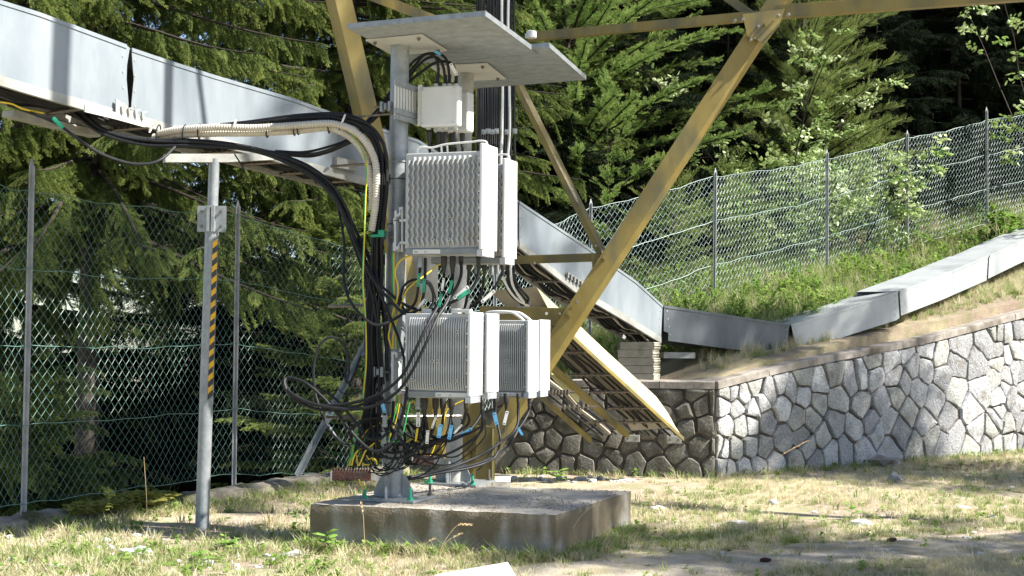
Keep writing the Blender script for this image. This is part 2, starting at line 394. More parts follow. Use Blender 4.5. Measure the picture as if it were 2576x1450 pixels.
def stained_concrete():
    m = M['concrete'].copy(); m.name = 'stained_plinth_concrete'; t = m.node_tree; L = t.links
    b = t.nodes['Principled BSDF']; col = b.inputs['Base Color'].links[0].from_socket
    tc = t.nodes.new('ShaderNodeTexCoord'); mp = t.nodes.new('ShaderNodeMapping'); mp.inputs['Scale'].default_value = (2.6, 2.6, .55)
    n = t.nodes.new('ShaderNodeTexNoise'); n.inputs['Scale'].default_value = 1.5; n.inputs['Detail'].default_value = 7
    L.new(tc.outputs['Object'], mp.inputs[0]); L.new(mp.outputs[0], n.inputs['Vector'])
    sp = t.nodes.new('ShaderNodeSeparateXYZ'); L.new(tc.outputs['Object'], sp.inputs[0])
    h = t.nodes.new('ShaderNodeMapRange'); h.inputs[1].default_value = -.02; h.inputs[2].default_value = .25; h.inputs[3].default_value = -.14; h.inputs[4].default_value = .16; L.new(sp.outputs[2], h.inputs[0])
    ad = t.nodes.new('ShaderNodeMath'); L.new(n.outputs[0], ad.inputs[0]); L.new(h.outputs[0], ad.inputs[1])
    r = t.nodes.new('ShaderNodeMapRange'); r.inputs[1].default_value = .47; r.inputs[2].default_value = .63; L.new(ad.outputs[0], r.inputs[0])
    g_ = t.nodes.new('ShaderNodeNewGeometry'); s2 = t.nodes.new('ShaderNodeSeparateXYZ'); L.new(g_.outputs['True Normal'], s2.inputs[0])
    fl = t.nodes.new('ShaderNodeMapRange'); fl.inputs[1].default_value = .6; fl.inputs[2].default_value = .3; L.new(s2.outputs[2], fl.inputs[0])
    mu = t.nodes.new('ShaderNodeMath'); mu.operation = 'MULTIPLY'; L.new(r.outputs[0], mu.inputs[0]); L.new(fl.outputs[0], mu.inputs[1])
    mu2 = t.nodes.new('ShaderNodeMath'); mu2.operation = 'MULTIPLY'; L.new(mu.outputs[0], mu2.inputs[0]); mu2.inputs[1].default_value = .9
    mx = t.nodes.new('ShaderNodeMix'); mx.data_type = 'RGBA'; L.new(mu2.outputs[0], mx.inputs['Factor']); L.new(col, mx.inputs['A']); mx.inputs['B'].default_value = (.13, .10, .055, 1)
    L.new(mx.outputs['Result'], b.inputs['Base Color'])
    return m
M['plinth'] = stained_concrete()
ZT = .27
bA = Wz(778, 1268, ZT); bB = Wz(1400, 1296, ZT); bC = Wz(1589, 1236, ZT); bD = bA + bC - bB
o = rough_box([bA, bB, bC, bD], -.08, ZT, .028, .0045, 1).build('concrete_plinth', M['plinth'], None, True)
tag(o, 'low square concrete plinth with brown stains under the two masts', 'plinth')

# pieces of grit and needles strewn on the plinth
mb = MB(); rr = random.Random(3)
for i in range(2600):
    u, v = rr.random(), rr.random(); p = bA + (bB - bA) * u + (bD - bA) * v; s = rr.uniform(.003, .009); a = rr.uniform(0, 6.28)
    if nz(p.x, p.y, 3, 2) < -.15: continue
    e = Vector((math.cos(a), math.sin(a), 0)); f_ = Vector((-e.y, e.x, 0)) * rr.uniform(.2, .8)
    c = Vector((p.x, p.y, ZT + s * .35)); mb.add([c - e * s - f_ * s, c + e * s - f_ * s, c + e * s * .6 + f_ * s, c - e * s * .5 + f_ * s * .8, c + Vector((0, 0, s * .6))], [(0, 1, 4), (1, 2, 4), (2, 3, 4), (3, 0, 4)])
tag(mb.build('needle_litter', mat('brown_needle_litter', (.13, .11, .085), (.27, .23, .18), 60, .9), None), 'brown needles and grit strewn over the top of the plinth', 'litter', kind='stuff')

# ================================================================ stone wall
def granite(nm='grey_granite', k=1.0, warm=0.):
    m = bpy.data.materials.new(nm); m.use_nodes = True; t = m.node_tree; L = t.links
    b = t.nodes['Principled BSDF']; b.inputs['Roughness'].default_value = .85; b.inputs['Specular IOR Level'].default_value = .3
    tc = t.nodes.new('ShaderNodeTexCoord')
    def noise(s, d=4, r=.6):
        n = t.nodes.new('ShaderNodeTexNoise'); n.inputs['Scale'].default_value = s; n.inputs['Detail'].default_value = d; n.inputs['Roughness'].default_value = r
        L.new(tc.outputs['Object'], n.inputs['Vector']); return n.outputs[0]
    r1 = t.nodes.new('ShaderNodeValToRGB'); L.new(noise(105, 3, .7), r1.inputs[0])
    e = r1.color_ramp.elements; e[0].position = .36; e[0].color = (.15 * k, .155 * k, .165 * k, 1); e[1].position = .6; e[1].color = (.50 * k, .50 * k, (.50 - warm) * k, 1)
    k_ = e.new(.46); k_.color = (.32 * k, .325 * k, (.33 - warm * .6) * k, 1)
    r2 = t.nodes.new('ShaderNodeMapRange'); r2.inputs[1].default_value = .5; r2.inputs[2].default_value = .72; L.new(noise(7, 6), r2.inputs[0])
    mx = t.nodes.new('ShaderNodeMix'); mx.data_type = 'RGBA'; L.new(r2.outputs[0], mx.inputs['Factor']); L.new(r1.outputs[0], mx.inputs['A']); mx.inputs['B'].default_value = (.21, .195, .165, 1)
    oi = t.nodes.new('ShaderNodeObjectInfo'); hs = t.nodes.new('ShaderNodeMapRange'); hs.inputs[3].default_value = .85; hs.inputs[4].default_value = 1.35; L.new(oi.outputs['Random'], hs.inputs[0])
    mu = t.nodes.new('ShaderNodeMix'); mu.data_type = 'RGBA'; mu.blend_type = 'MULTIPLY'; mu.inputs['Factor'].default_value = 1
    cb = t.nodes.new('ShaderNodeCombineColor'); [L.new(hs.outputs[0], cb.inputs[i]) for i in range(3)]
    L.new(mx.outputs['Result'], mu.inputs['A']); L.new(cb.outputs[0], mu.inputs['B']); L.new(mu.outputs['Result'], b.inputs['Base Color'])
    bp = t.nodes.new('ShaderNodeBump'); bp.inputs['Strength'].default_value = 1.0; bp.inputs['Distance'].default_value = .03
    L.new(noise(22, 6, .7), bp.inputs['Height']); L.new(bp.outputs[0], b.inputs['Normal'])
    return m
M['granite'] = granite(); GR = [M['granite'], M['granite'], granite('dark_granite', .78), granite('pale_granite', 1.15, .01), granite('warm_granite', .95, .045)]
M['granite_shade'] = mat('shade_darkened_brown_granite', (.085, .08, .065), (.20, .19, .16), 70, .9, 0, .6, 40, c3=(.05, .045, .03), s3=5, a3=(.48, .7))  # brown stone, darkened further: shade of the left wall leg painted in
M['mortar'] = mat('brown_grey_mortar', (.085, .072, .058), (.14, .12, .10), 14, .95, 0, .7, 50, c3=(.045, .035, .024), s3=4, a3=(.5, .68))

def clip_poly(poly, px_, py_, nx, ny):
    """keep the side where (p - (px,py)).n <= 0"""
    out = []
    for i in range(len(poly)):
        a = poly[i]; b = poly[(i + 1) % len(poly)]
        da = (a[0] - px_) * nx + (a[1] - py_) * ny; db = (b[0] - px_) * nx + (b[1] - py_) * ny
        if da <= 0: out.append(a)
        if (da < 0) != (db < 0) and abs(da - db) > 1e-12:
            t_ = da / (da - db); out.append((a[0] + (b[0] - a[0]) * t_, a[1] + (b[1] - a[1]) * t_))
    return out
def voronoi(seeds, bound):
    res = []
    for i, s in enumerate(seeds):
        poly = list(bound)
        for j, q in enumerate(seeds):
            if i == j: continue
            dx, dy = q[0] - s[0], q[1] - s[1]
            if dx * dx + dy * dy > 1.4: continue
            poly = clip_poly(poly, (s[0] + q[0]) / 2, (s[1] + q[1]) / 2, dx, dy)
            if len(poly) < 3: break
        res.append(poly if len(poly) >= 3 else None)
    return res
def shrink(poly, d):
    n = len(poly); area = sum(poly[i][0] * poly[(i + 1) % n][1] - poly[(i + 1) % n][0] * poly[i][1] for i in range(n)) / 2
    if area < 0: poly = poly[::-1]
    out = list(poly)
    for i in range(n):
        a = poly[i]; b = poly[(i + 1) % n]; dx, dy = b[0] - a[0], b[1] - a[1]; l = math.hypot(dx, dy)
        if l < 1e-6: continue
        nx, ny = dy / l, -dx / l                     # outward
        out = clip_poly(out, a[0] - nx * d, a[1] - ny * d, nx, ny)
        if len(out) < 3: return None
    return out
wall = thing('stone_wall', 'grey granite rubble retaining wall with a concrete coping and a sharp corner', 'stone wall', CORN)
def leg(origin, end, seeds_uv, topf, bottom, extra, rnd, smax=None, sm=None):
    ax = (end - origin); L_ = ax.length; ax = ax.normalized(); out = Vector((ax.y, -ax.x, 0))
    seeds = []
    for (u, v) in seeds_uv:
        d = ray(u, v); den = d.dot(out)
        t_ = (origin - CAM_POS).dot(out) / den; p = CAM_POS + d * t_
        seeds.append(((p - origin).dot(ax), p.z))
    seeds += extra
    N = 24; Ltot = smax or L_
    bound = [(0, bottom), (Ltot, bottom)] + [(Ltot * (1 - k / N), topf(Ltot * (1 - k / N))) for k in range(N + 1)]
    # backing
    mb = MB(); dp = .30
    for k in range(N):
        a, b = Ltot * k / N, Ltot * (k + 1) / N
        P_ = [origin + ax * a, origin + ax * b]
        v = []
        for (q, s) in ((P_[0], a), (P_[1], b)):
            for off in (0, dp):
                for z in (-.3, topf(s) + .005): v.append((q.x - out.x * off, q.y - out.y * off, z))
        mb.add(v, [(0, 4, 5, 1), (2, 3, 7, 6), (1, 5, 7, 3)] + ([(0, 1, 3, 2)] if k == 0 else []) + ([(4, 6, 7, 5)] if k == N - 1 else []))
    mb.build('mortar', M['mortar'], wall)
    cells = voronoi(seeds, bound)
    for c in cells:
        if not c: continue
        c = shrink(c, rnd.uniform(.006, .014))
        if not c: continue
        per = sum(math.dist(c[i], c[(i + 1) % len(c)]) for i in range(len(c)))
        if per < .12: continue
        # resample outline, rounding corners
        pts = []
        n = len(c)
        for i in range(n):
            a, b, d = c[i - 1], c[i], c[(i + 1) % n]
            l1, l2 = math.dist(a, b), math.dist(b, d)
            if min(l1, l2) < .01: pts.append(b); continue
            r_ = min(rnd.uniform(.006, .022), l1 * .3, l2 * .3)
            pts.append((b[0] + (a[0] - b[0]) * r_ / l1, b[1] + (a[1] - b[1]) * r_ / l1))
            pts.append((b[0] + (d[0] - b[0]) * r_ / l2, b[1] + (d[1] - b[1]) * r_ / l2))
        fine = []
        for i in range(len(pts)):
            a, b = pts[i], pts[(i + 1) % len(pts)]; l = math.dist(a, b); k = max(1, int(l / .06))
            for q in range(k):
                x, y = a[0] + (b[0] - a[0]) * q / k, a[1] + (b[1] - a[1]) * q / k
                fine.append((x + rnd.uniform(-.008, .008), y + rnd.uniform(-.008, .008)))
        n = len(fine); cx = sum(p[0] for p in fine) / n; cy = sum(p[1] for p in fine) / n
        prot = rnd.uniform(.022, .046)
        def w3(s, h, d): q = origin + ax * s + out * d; return (q.x, q.y, h)
        rings = [(1.0, -.02, 0), (1.0, prot * .55, .003), (.94, prot * .93, .004), (.62, prot * rnd.uniform(1.0, 1.2), .003)]
        mb = MB(); vv = []
        tx, ty = rnd.uniform(-.09, .09), rnd.uniform(-.10, .10)
        for (sc, d, jt) in rings:
            for p in fine:
                x, y = cx + (p[0] - cx) * sc, cy + (p[1] - cy) * sc
                vv.append(w3(x, y, d + (rnd.uniform(-jt, jt)) + (tx * (x - cx) + ty * (y - cy) if d > 0 else 0)))
        fs = []
        for r_ in range(3):
            for i in range(n):
                j = (i + 1) % n; fs.append((r_ * n + i, r_ * n + j, (r_ + 1) * n + j, (r_ + 1) * n + i))
        fs.append(tuple(range(3 * n, 4 * n)))
        mb.add(vv, fs); so = mb.build('stone', sm or rnd.choice(GR), wall, True); so.data.set_sharp_from_angle(angle=R(28))
    return ax, out, L_
c3 = lambda x, y: (1635 + x * .3904, 691.8 + y * .3904)
c2 = lambda x, y: (1257.8 + x * .4554, 566 + y * .4554)
c8 = lambda x, y: (1194.9 + x * .24413, 880.4 + y * .24413)
RS = [(480,755),(520,760),(595,770),(665,710),(755,750),(830,700),(550,855),(660,870),(710,830),(455,845),(480,970),(580,975),(645,965),(850,850),(900,740),(980,660),(975,770),(740,950),(460,1110),(545,1110),(640,1110),(720,1110),(850,1060),(935,920),(1035,930),(1085,700),(1080,820),(1200,800),(1180,640),(970,1050),(1100,1040),(1180,950),(1290,670),(1352,650),(1430,650),(1355,850),(1310,990),(1480,835),(1545,555),(1575,660),(1580,765),(1715,750),(1680,580),(1760,600),(1865,530),(1990,460),(2160,450),(1880,650),(1965,580),(2100,590),(2230,570),(1955,740),(2115,730),(2275,730),(2340,480),(2340,620),(2220,370),(2350,360),(1660,870),(1830,810),(1520,940),(1445,1010),(1410,950),(1600,1010),(1765,970),(1915,920),(2060,875),(2250,890),(2350,870),(2400,740),(1790,1060),(1960,1040),(2090,1000),(2200,1000),(2300,1080),(2400,960),(1250,1130),(1365,1130),(1530,1130),(1700,1120),(1870,1120),(2050,1115),(2170,1110),(1150,1160),(930,1200),(1060,1200),(800,1220),(680,1240),(500,1270),(600,1250),(1000,1105),(2400,1100),(1620,700),(1650,500),(1770,480),(1420,560)]
rn = random.Random(11)
right_extra = [(4.75 + (k % 4) * .27 + rn.uniform(-.06, .06), .1 + (k // 4) * .27 + rn.uniform(-.05, .05)) for k in range(28)] + [(.04, .08), (.05, .3)]
ax_r, out_r, L_r = leg(CORN, WR2, [c3(*p) for p in RS], lambda s: ztop_right(s, 0), -.06, right_extra, rn)
LS = [c8(x, y) for x, y in [(2250,440),(2060,480),(2340,570),(2150,630),(2480,560),(2400,780),(2160,800),(2320,1000),(2080,1060),(2480,1200),(2200,1230),(1900,1200),(1820,1010),(1820,840),(1640,1130),(1560,980),(1450,940),(1430,1090),(1220,1010),(1360,1180),(1130,1180),(980,990),(810,930),(930,770),(700,690),(740,1100),(640,930),(500,1010),(500,880),(560,760),(660,600),(560,640),(770,590),(350,1080),(480,1190),(630,1200),(820,1190),(950,1180),(1020,640),(1200,700),(1500,700),(1700,700),(1300,850),(2000,700),(1950,900),(2540,760),(2540,1000)]]
ax_l, out_l, L_l = leg(WL, CORN, LS, lambda s: topz_left(s, (CORN - WL).length), -.06, [(.1, .1), (.12, .32), (.3, .2), (.35, .42), (.55, .1), (.6, .35)], rn, None, M['granite_shade'])
# coping slabs, each its own piece
def coping(origin, ax, out, s0, s1, topf, n, seed):
    rd = random.Random(seed)
    for k in range(n):
        a = s0 + (s1 - s0) * k / n + .003; b = s0 + (s1 - s0) * (k + 1) / n - .003
        mb = MB(); m_ = 5; V = []
        for i in range(m_ + 1):
            s = a + (b - a) * i / m_; zt = topf(s) + .075; q = origin + ax * s
            for (d, z) in ((.035 + rd.uniform(-.004, .004), zt - .075), (.035 + rd.uniform(-.006, .006), zt - .010 + rd.uniform(-.003, .003)), (.022, zt + rd.uniform(-.003, .003)), (-.17, zt + .004), (-.34, zt), (-.34, zt - .075)):
                V.append((q.x + out.x * d, q.y + out.y * d, z))
        fs = [(i * 6 + j, (i + 1) * 6 + j, (i + 1) * 6 + (j + 1) % 6, i * 6 + (j + 1) % 6) for i in range(m_) for j in range(6)]
        fs += [tuple(range(6)), tuple(range(m_ * 6 + 5, m_ * 6 - 1, -1))]
        mb.add(V, fs); mb.build('coping_slab', M['coping'], wall)
coping(CORN, ax_r, out_r, 0, 6.6, lambda s: ztop_right(s, 0), 9, 4)
coping(WL, ax_l, out_l, L_l * .28, L_l - .005, lambda s: topz_left(s, L_l), 4, 5)
# two steel anchor plates on the shaded leg
for (u0, v0, u1, v1) in ((1572, 1095, 1609, 1112), (1678, 1097, 1714, 1116)):
    mb = MB(); c = W((u0 + u1) / 2, (v0 + v1) / 2, 13.45)
    mb.box(c, ax_l * px(13.4, (u1 - u0) / 2), out_l * .012, EZ * px(13.4, (v1 - v0) / 2))
    pl = mb.build('anchor_plate', M['galv_dull'], wall, bevel=.003)
    for s_ in (-1, 1):
        mb = MB(); q = c + ax_l * .04 * s_; mb.cyl(q + out_l * .01, q + out_l * .035, .011, 6); mb.build('bolt', M['steel'], pl)

# ---- block pillar under the duct
pil = thing('block_pillar', 'short pillar of five stacked concrete blocks under the dark duct section', 'pillar', W(1640, 962, 13.75))
pc = W(1641.7, 962, 13.75); zt_ = W(1641.7, 861, 13.75).z; zb_ = .90; hh = (zt_ - zb_) / 5
da = Vector((-.955, .30, 0)).normalized(); db = Vector((.30, .955, 0)).normalized(); rd = random.Random(5)
M['pilc'] = mat('mossy_block_concrete', (.27, .25, .20), (.38, .35, .29), 8, .9, 0, .4, 60, c3=(.13, .13, .06), s3=3, a3=(.5, .7))
for k in range(5):
    mb = MB(); of = Vector((rd.uniform(-.008, .008), rd.uniform(-.008, .008), 0)); z0 = zb_ + hh * k + (0.002 if k else -.06); z1 = zb_ + hh * (k + 1) - .002
    wd = .33 + .012 * (4 - k) * .5; dpth = .30; c0 = pc + of
    prof = [(.0, z0), (.012, z0 + .02), (.0, z0 + hh * .35), (.016, z0 + hh * .5), (.004, z0 + hh * .68), (.012, z1 - .012), (0, z1)]
    V = []
    for (b_, z) in prof:
        for (s_, d_) in ((0, 0), (1, 0), (1, 1), (0, 1)):
            q = c0 + da * (wd * s_ - (b_ if s_ == 0 else 0)) + db * (dpth * d_); V.append((q.x, q.y, z))
    n = len(prof); fs = [(i * 4 + j, i * 4 + (j + 1) % 4, (i + 1) * 4 + (j + 1) % 4, (i + 1) * 4 + j) for i in range(n - 1) for j in range(4)]
    fs = [f[::-1] for f in fs] + [(0, 1, 2, 3), tuple(range(n * 4 - 1, n * 4 - 5, -1))]
    mb.add(V, fs); mb.build('block', M['pilc'], pil)

# ---- kerb under the left fence
FA = Vector((-3.3, 9.7, 0)); FB = Vector((-1.12, 13.55, 0)); fdir = (FB - FA).normalized(); fn = Vector((fdir.y, -fdir.x, 0))   # towards camera
k0 = FA - fdir * 2.3
M['kerbc'] = mat('mossy_kerb_concrete', (.17, .15, .12), (.30, .27, .22), 9, .95, 0, .7, 50, c3=(.055, .06, .02), s3=4, a3=(.44, .6))
kerb = thing('concrete_kerb', 'mossy crumbling concrete kerb along the foot of the left fence', 'kerb', k0)
for i in range(6):
    a = k0 + fdir * (1.14 * i + .006); b = k0 + fdir * (1.14 * (i + 1) - .006)
    q = [a + fn * .16, b + fn * .16, b - fn * .12, a - fn * .12]
    rough_box(q, -.25, .10 + rd.uniform(-.025, .02), .05, .020, i * 3).build('kerb_block', M['kerbc'], kerb, True)
def lump(c, rx, ry, rz, seed, sub=3, amp=.25, fr=3):
    bm = bmesh.new(); bmesh.ops.create_icosphere(bm, subdivisions=sub, radius=1)
    for v in bm.verts:
        n = 1 + amp * mnoise.noise(v.co * fr * .6 + Vector((seed * 3.1, seed, 0))) + amp * .4 * mnoise.noise(v.co * fr * 2 + Vector((seed, 0, 0)))
        v.co = v.co * n
    mb = MB(); mb.add([(c[0] + v.co.x * rx, c[1] + v.co.y * ry, c[2] + v.co.z * rz) for v in bm.verts], [tuple(v.index for v in f.verts) for f in bm.faces]); bm.free(); return mb
for i, (u, v, s) in enumerate([(240, 1268, .07), (345, 1250, .12), (392, 1247, .08), (300, 1262, .07), (200, 1272, .08), (270, 1264, .06), (420, 1241, .06), (365, 1246, .07)]):
    p = Wz(u, v, .13); lump((p.x, p.y, .115), s * 1.2, s * .9, s * .45, i, 4, .9, 6).build('moss_cushion', M['moss'], kerb, True)
# ================================================================ helpers for things standing on planes
def vplane(A, B):
    A = Vector((A.x, A.y, 0)); B = Vector((B.x, B.y, 0)); ax = (B - A).normalized(); nrm = Vector((ax.y, -ax.x, 0))
    def f(u, v):
        d = ray(u, v); t_ = (A - CAM_POS).dot(nrm) / d.dot(nrm); return CAM_POS + d * t_
    return f, ax, nrm          # nrm points to the camera side
def bolt(mb, p, d, r=.012, h=.012, shank=.0):
    d = Vector(d).normalized(); mb.cyl(p, p + d * h, r, 6)
    if shank: mb.cyl(p + d * h, p + d * (h + shank), r * .55, 8)

# ================================================================ chain link fences
def chain_fence(name, label, posts, base, M_mesh, nwires, rowh, skipmesh=(), sag=.02, wr=.00145):
    """posts: list of (foot, top_z, mesh_bottom_z, mesh_top_z)"""
    root = thing(name, label, 'fence', base)
    for i, (p, tz, zb, zt) in enumerate(posts):
        ax = ((posts[min(i + 1, len(posts) - 1)][0] - posts[max(i - 1, 0)][0])).normalized(); nn = Vector((ax.y, -ax.x, 0))
        mb = MB(); a = Vector((p.x, p.y, p.z - .3)); b = Vector((p.x + .012 * (i % 2), p.y, tz - .05))
        mb.prism([a - ax * .022 + nn * .004, a + ax * .022 + nn * .004, a + ax * .022 + nn * .010, a + ax * .004 + nn * .010, a + ax * .004 + nn * .034, a - ax * .004 + nn * .034, a - ax * .004 + nn * .010, a - ax * .022 + nn * .010][::-1], b - a)
        t_ = [b - ax * .022 + nn * .004, b + ax * .022 + nn * .004, b + ax * .004 + nn * .004 + EZ * .05, b - ax * .004 + nn * .004 + EZ * .05]
        mb.prism(t_, nn * .008)
        po = mb.build('post', M['post'], root)
        for k in range(nwires):
            mb = MB(); z = zb + (zt - zb) * k / (nwires - 1); q = Vector((p.x, p.y, z))
            mb.tube([q + ax * .03 * math.cos(a_) + nn * (.02 + .028 * math.sin(a_)) for a_ in [x * .7 for x in range(10)]], .0022, 5, False)
            mb.build('wire_tie', M['mesh'], po)
    for i in range(len(posts) - 1):
        A, _, zb0, zt0 = posts[i]; B, _, zb1, zt1 = posts[i + 1]; L_ = (Vector((B.x, B.y, 0)) - Vector((A.x, A.y, 0))).length
        ax = Vector((B.x - A.x, B.y - A.y, 0)).normalized(); nn = Vector((ax.y, -ax.x, 0))
        def pt(s, h):    # s 0..1, h 0..1
            zb = zb0 + (zb1 - zb0) * s; zt = zt0 + (zt1 - zt0) * s
            sg = 4 * s * (1 - s) * sag
            z = zb + (zt - zb) * h - sg * (h + .3) + .022 * mnoise.noise(Vector((s * 5 + i * 3, h * 3, 1)))
            q = A + (B - A) * s; bul = .05 * mnoise.noise(Vector((s * 3 + i, h * 2, 7)))
            return Vector((q.x, q.y, z)) + nn * bul
        for k in range(nwires):
            mb = MB(); mb.tube([pt(j / 14, k / (nwires - 1)) + nn * .004 + EZ * (.006 * math.sin(j * 2.1 + k)) for j in range(15)], .0030, 5, False)
            mb.build('tension_wire', M_mesh, root)
        if i in skipmesh: continue
        nc = max(2, int(round(L_ / .076))); nr = int(round((zt0 - zb0) / rowh)); r = wr
        V = []; Fs = []
        def seg(a, b):
            d = (b - a).normalized(); u = d.cross(nn).normalized() * r; w_ = nn * r; o = len(V)
            for q in (a, b): V.extend([tuple(q + u), tuple(q - u * .5 + w_ * .87), tuple(q - u * .5 - w_ * .87)])
            Fs.extend([(o, o + 1, o + 4, o + 3), (o + 1, o + 2, o + 5, o + 4), (o + 2, o, o + 3, o + 5)])
        grid = {}
        for c in range(nc):
            for k in range(nr):
                s0, s1 = c / nc, (c + .5) / nc; s2 = (c + 1) / nc; h0, h1 = k / nr, (k + 1) / nr; hm = (h0 + h1) / 2
                if k == 0: pass
                # diamond: four strands
                a = pt(s1, h0); b = pt(s2, hm); cc = pt(s1, h1); d = pt(s0, hm)
                seg(a + nn * .002, b - nn * .002); seg(b + nn * .002, cc - nn * .002); seg(cc, d); seg(d, a)
        mb = MB(); mb.v = V; mb.f = Fs; mb.m = [0] * len(Fs)
        tag(mb.build('chain_link_mesh', M_mesh, root), kind='stuff')
    return root
def fp(u, vb, Y, height, over=.10):
    p = W(u, vb, Y); return (Vector((p.x, p.y, p.z - .03)), p.z + height + over, p.z, p.z + height)
Pm = fp(-330, 1300, 8.35, 2.13); P1 = fp(56, 1268, 9.75, 2.13, .22); P2 = fp(586, 1192, 11.8, 2.13, .12); P3 = fp(962, 1190, 13.45, 2.05, .08)
lf = chain_fence('chain_link_fence', 'green chain link fence on the mossy kerb at the left, hung on T posts', [Pm, P1, P2, P3], P2[0], M['mesh'], 5, .088)
mb = MB(); a = W(747, 1200, 12.5); b = W(934, 838, 13.35); mb.angle(a, b, (.8, -.6, 0), (0, .3, 1), .045, .005)
mb.build('raking_brace', M['galv'], lf)
P4 = fp(1238, 1072, 14.8, 1.85); P5 = fp(1482, 905, 16.0, 1.7); P6 = fp(1794, 778, 17.0, 1.58, .10); P7 = fp(2078, 694, 18.9, 1.55, .13); P8 = fp(2279, 622, 20.2, 1.55, .11); P9 = fp(2481, 562, 21.4, 1.55, .20); P10 = fp(2700, 505, 22.8, 1.55, .2)
P3b = (P3[0] + Vector((.12, .06, 0)), P3[1], P3[2], P3[3])
M['mesh2'] = mat('pale_green_coated_wire', (.26, .36, .34), (.38, .48, .46), 6, .4)
chain_fence('chain_link_fence', 'chain link fence climbing the grassy slope behind the duct at the right', [P3b, P4, P5, P6, P7, P8, P9, P10], P6[0], M['mesh2'], 4, .088, wr=.0019)

# ================================================================ masts
def mast(label, base, top, r, plate_corners, mount, zt_plate):
    root = thing('mast', label, 'mast', base)
    mb = MB(); mb.tube([base + (top - base) * (k / 6) for k in range(7)], r, 32)
    mb.build('pole', M['galv_dull'] if r < .059 else M['galv'], root, True)
    c = plate_corners
    mb = MB(); mb.prism([Vector((p.x, p.y, ZT + .002)) for p in c], EZ * .016); pl = mb.build('base_plate', M['galv'], root, bevel=.002)
    cen = (c[0] + c[1] + c[2] + c[3]) / 4; cap = (M['green'], M['green'], M['steel'], M['steel'])
    for k, q in enumerate(c):
        p = q.lerp(cen, .20); p = Vector((p.x, p.y, ZT + .018)); mb = MB()
        mb.cyl(p, p + EZ * .016, .019, 6); mb.cyl(p + EZ * .016, p + EZ * .075, .0095, 10)
        mb.cyl(p - EZ * .001, p + EZ * .003, .024, 12)
        mb.build('anchor_bolt', cap[k], root)
    b2 = Vector((base.x, base.y, ZT + .017))
    for d in (E1, -E1, E2, -E2):
        sd = Vector((-d.y, d.x, 0)); mb = MB()
        prof = [(r * .97, 0), (r + .075, 0), (r + .078, .035), (r + .022, .145), (r * .97, .145)]
        mb.prism([b2 + d * x + EZ * z - sd * .004 for x, z in prof], sd * .008); mb.build('gusset', M['galv'], root)
    mb = MB(); z = zt_plate; mb.prism([Vector((p.x, p.y, z - .008)) for p in mount], EZ * .008); mp = mb.build('mounting_plate', M['boxwhite'], root)
    cen = sum(mount, Vector()) / 4
    for q in mount:
        p = q.lerp(cen, .22); mb = MB(); bolt(mb, Vector((p.x, p.y, z - .008)), -EZ, .013, .012, .008); mb.build('bolt', M['steel'], mp)
    return root
nb = W(990, 1252, 9.2); nb.z = ZT; ntop = W(1006.5, 116, 9.2)
fb = W(1140, 1215, 10.22); fb.z = ZT; ftop = W(1172, 186, 10.2)
def quad_about(base, hx, hy, sx=0, sy=0):
    c = base + E1 * sx + E2 * sy; return [c - E1 * hx - E2 * hy, c + E1 * hx - E2 * hy, c + E1 * hx + E2 * hy, c - E1 * hx + E2 * hy]
ZC = ntop.z
nm = [Wz(920.3, 102.7, ZC), Wz(1062, 88.9, ZC), Wz(1124.5, 129, ZC)]; nm.append(nm[0] + nm[2] - nm[1])
fm2, fm3, fm4 = Wz(1224.4, 161, ftop.z), Wz(1273, 200, ftop.z), Wz(1137, 207, ftop.z); fm = [fm2 + fm4 - fm3, fm2, fm3, fm4]
near_mast = mast('nearer galvanised steel mast bolted to the front left of the plinth', nb, ntop, .060, quad_about(nb, .195, .195, .03), nm, ZC + .008)
far_mast = mast('farther galvanised steel mast standing behind on the plinth', fb, ftop, .058, quad_about(fb, .20, .20, .05), fm, ftop.z + .008)

# ================================================================ canopy plates
M['canopy'] = mat('ribbed_grey_canopy', (.24, .27, .29), (.33, .36, .385), 12, .6, .1, .1, 40)
def canopy(label, c, z):
    """ribbed sheet with a folded rim; c: near-left, near-right, far-right, far-left of the underside"""
    root = thing('canopy_plate', label, 'canopy', Vector((c[0].x, c[0].y, z)))
    c = [Vector((p.x, p.y, z)) for p in c]; n = 64; V = []; Fs = []
    for k in range(n + 1):
        t_ = k / n
        for (dz, tt_) in ((0, t_), (.012, t_ + .5 / n)):
            if tt_ > 1: continue
            a = c[0].lerp(c[3], tt_); b = c[1].lerp(c[2], tt_)
            V.append(tuple(a + EZ * dz)); V.append(tuple(b + EZ * dz))
    m_ = len(V) // 2
    for k in range(m_ - 1): Fs.append((2 * k, 2 * k + 1, 2 * k + 3, 2 * k + 2))
    mb = MB(); mb.add(V, Fs)
    mb.prism([p + EZ * .020 for p in c], EZ * .008)
    mb.build('ribbed_sheet', M['canopy'], root)
    for i, (a, b) in enumerate(((0, 1), (1, 2), (2, 3), (3, 0))):
        p, q = c[a], c[b]; d = (q - p).normalized(); inn = ((c[0] + c[1] + c[2] + c[3]) / 4 - (p + q) / 2); inn = (inn - d * inn.dot(d)).normalized()
        mb = MB()
        if i == 3:
            # open rib ends: a toothed edge
            k_ = int((q - p).length / .036)
            for t_ in range(k_): mb.box(p + (q - p) * ((t_ + .5) / k_) + EZ * .012 - inn * .002, d * .009, inn * .002, EZ * .011)
            mb.prism([p - inn * .003 + EZ * .0235, q - inn * .003 + EZ * .0235, q + EZ * .0235, p + EZ * .0235], EZ * .006)
        else: mb.prism([p - inn * .003 - EZ * .002, q - inn * .003 - EZ * .002, q - EZ * .002, p - EZ * .002], EZ * .032)
        mb.build('rim', M['galv'], root)
    return root
z1 = ZC + .012
n1, n2, n3 = Wz(874.5, 72, z1), Wz(1220, 40, z1), Wz(1351, 136, z1)
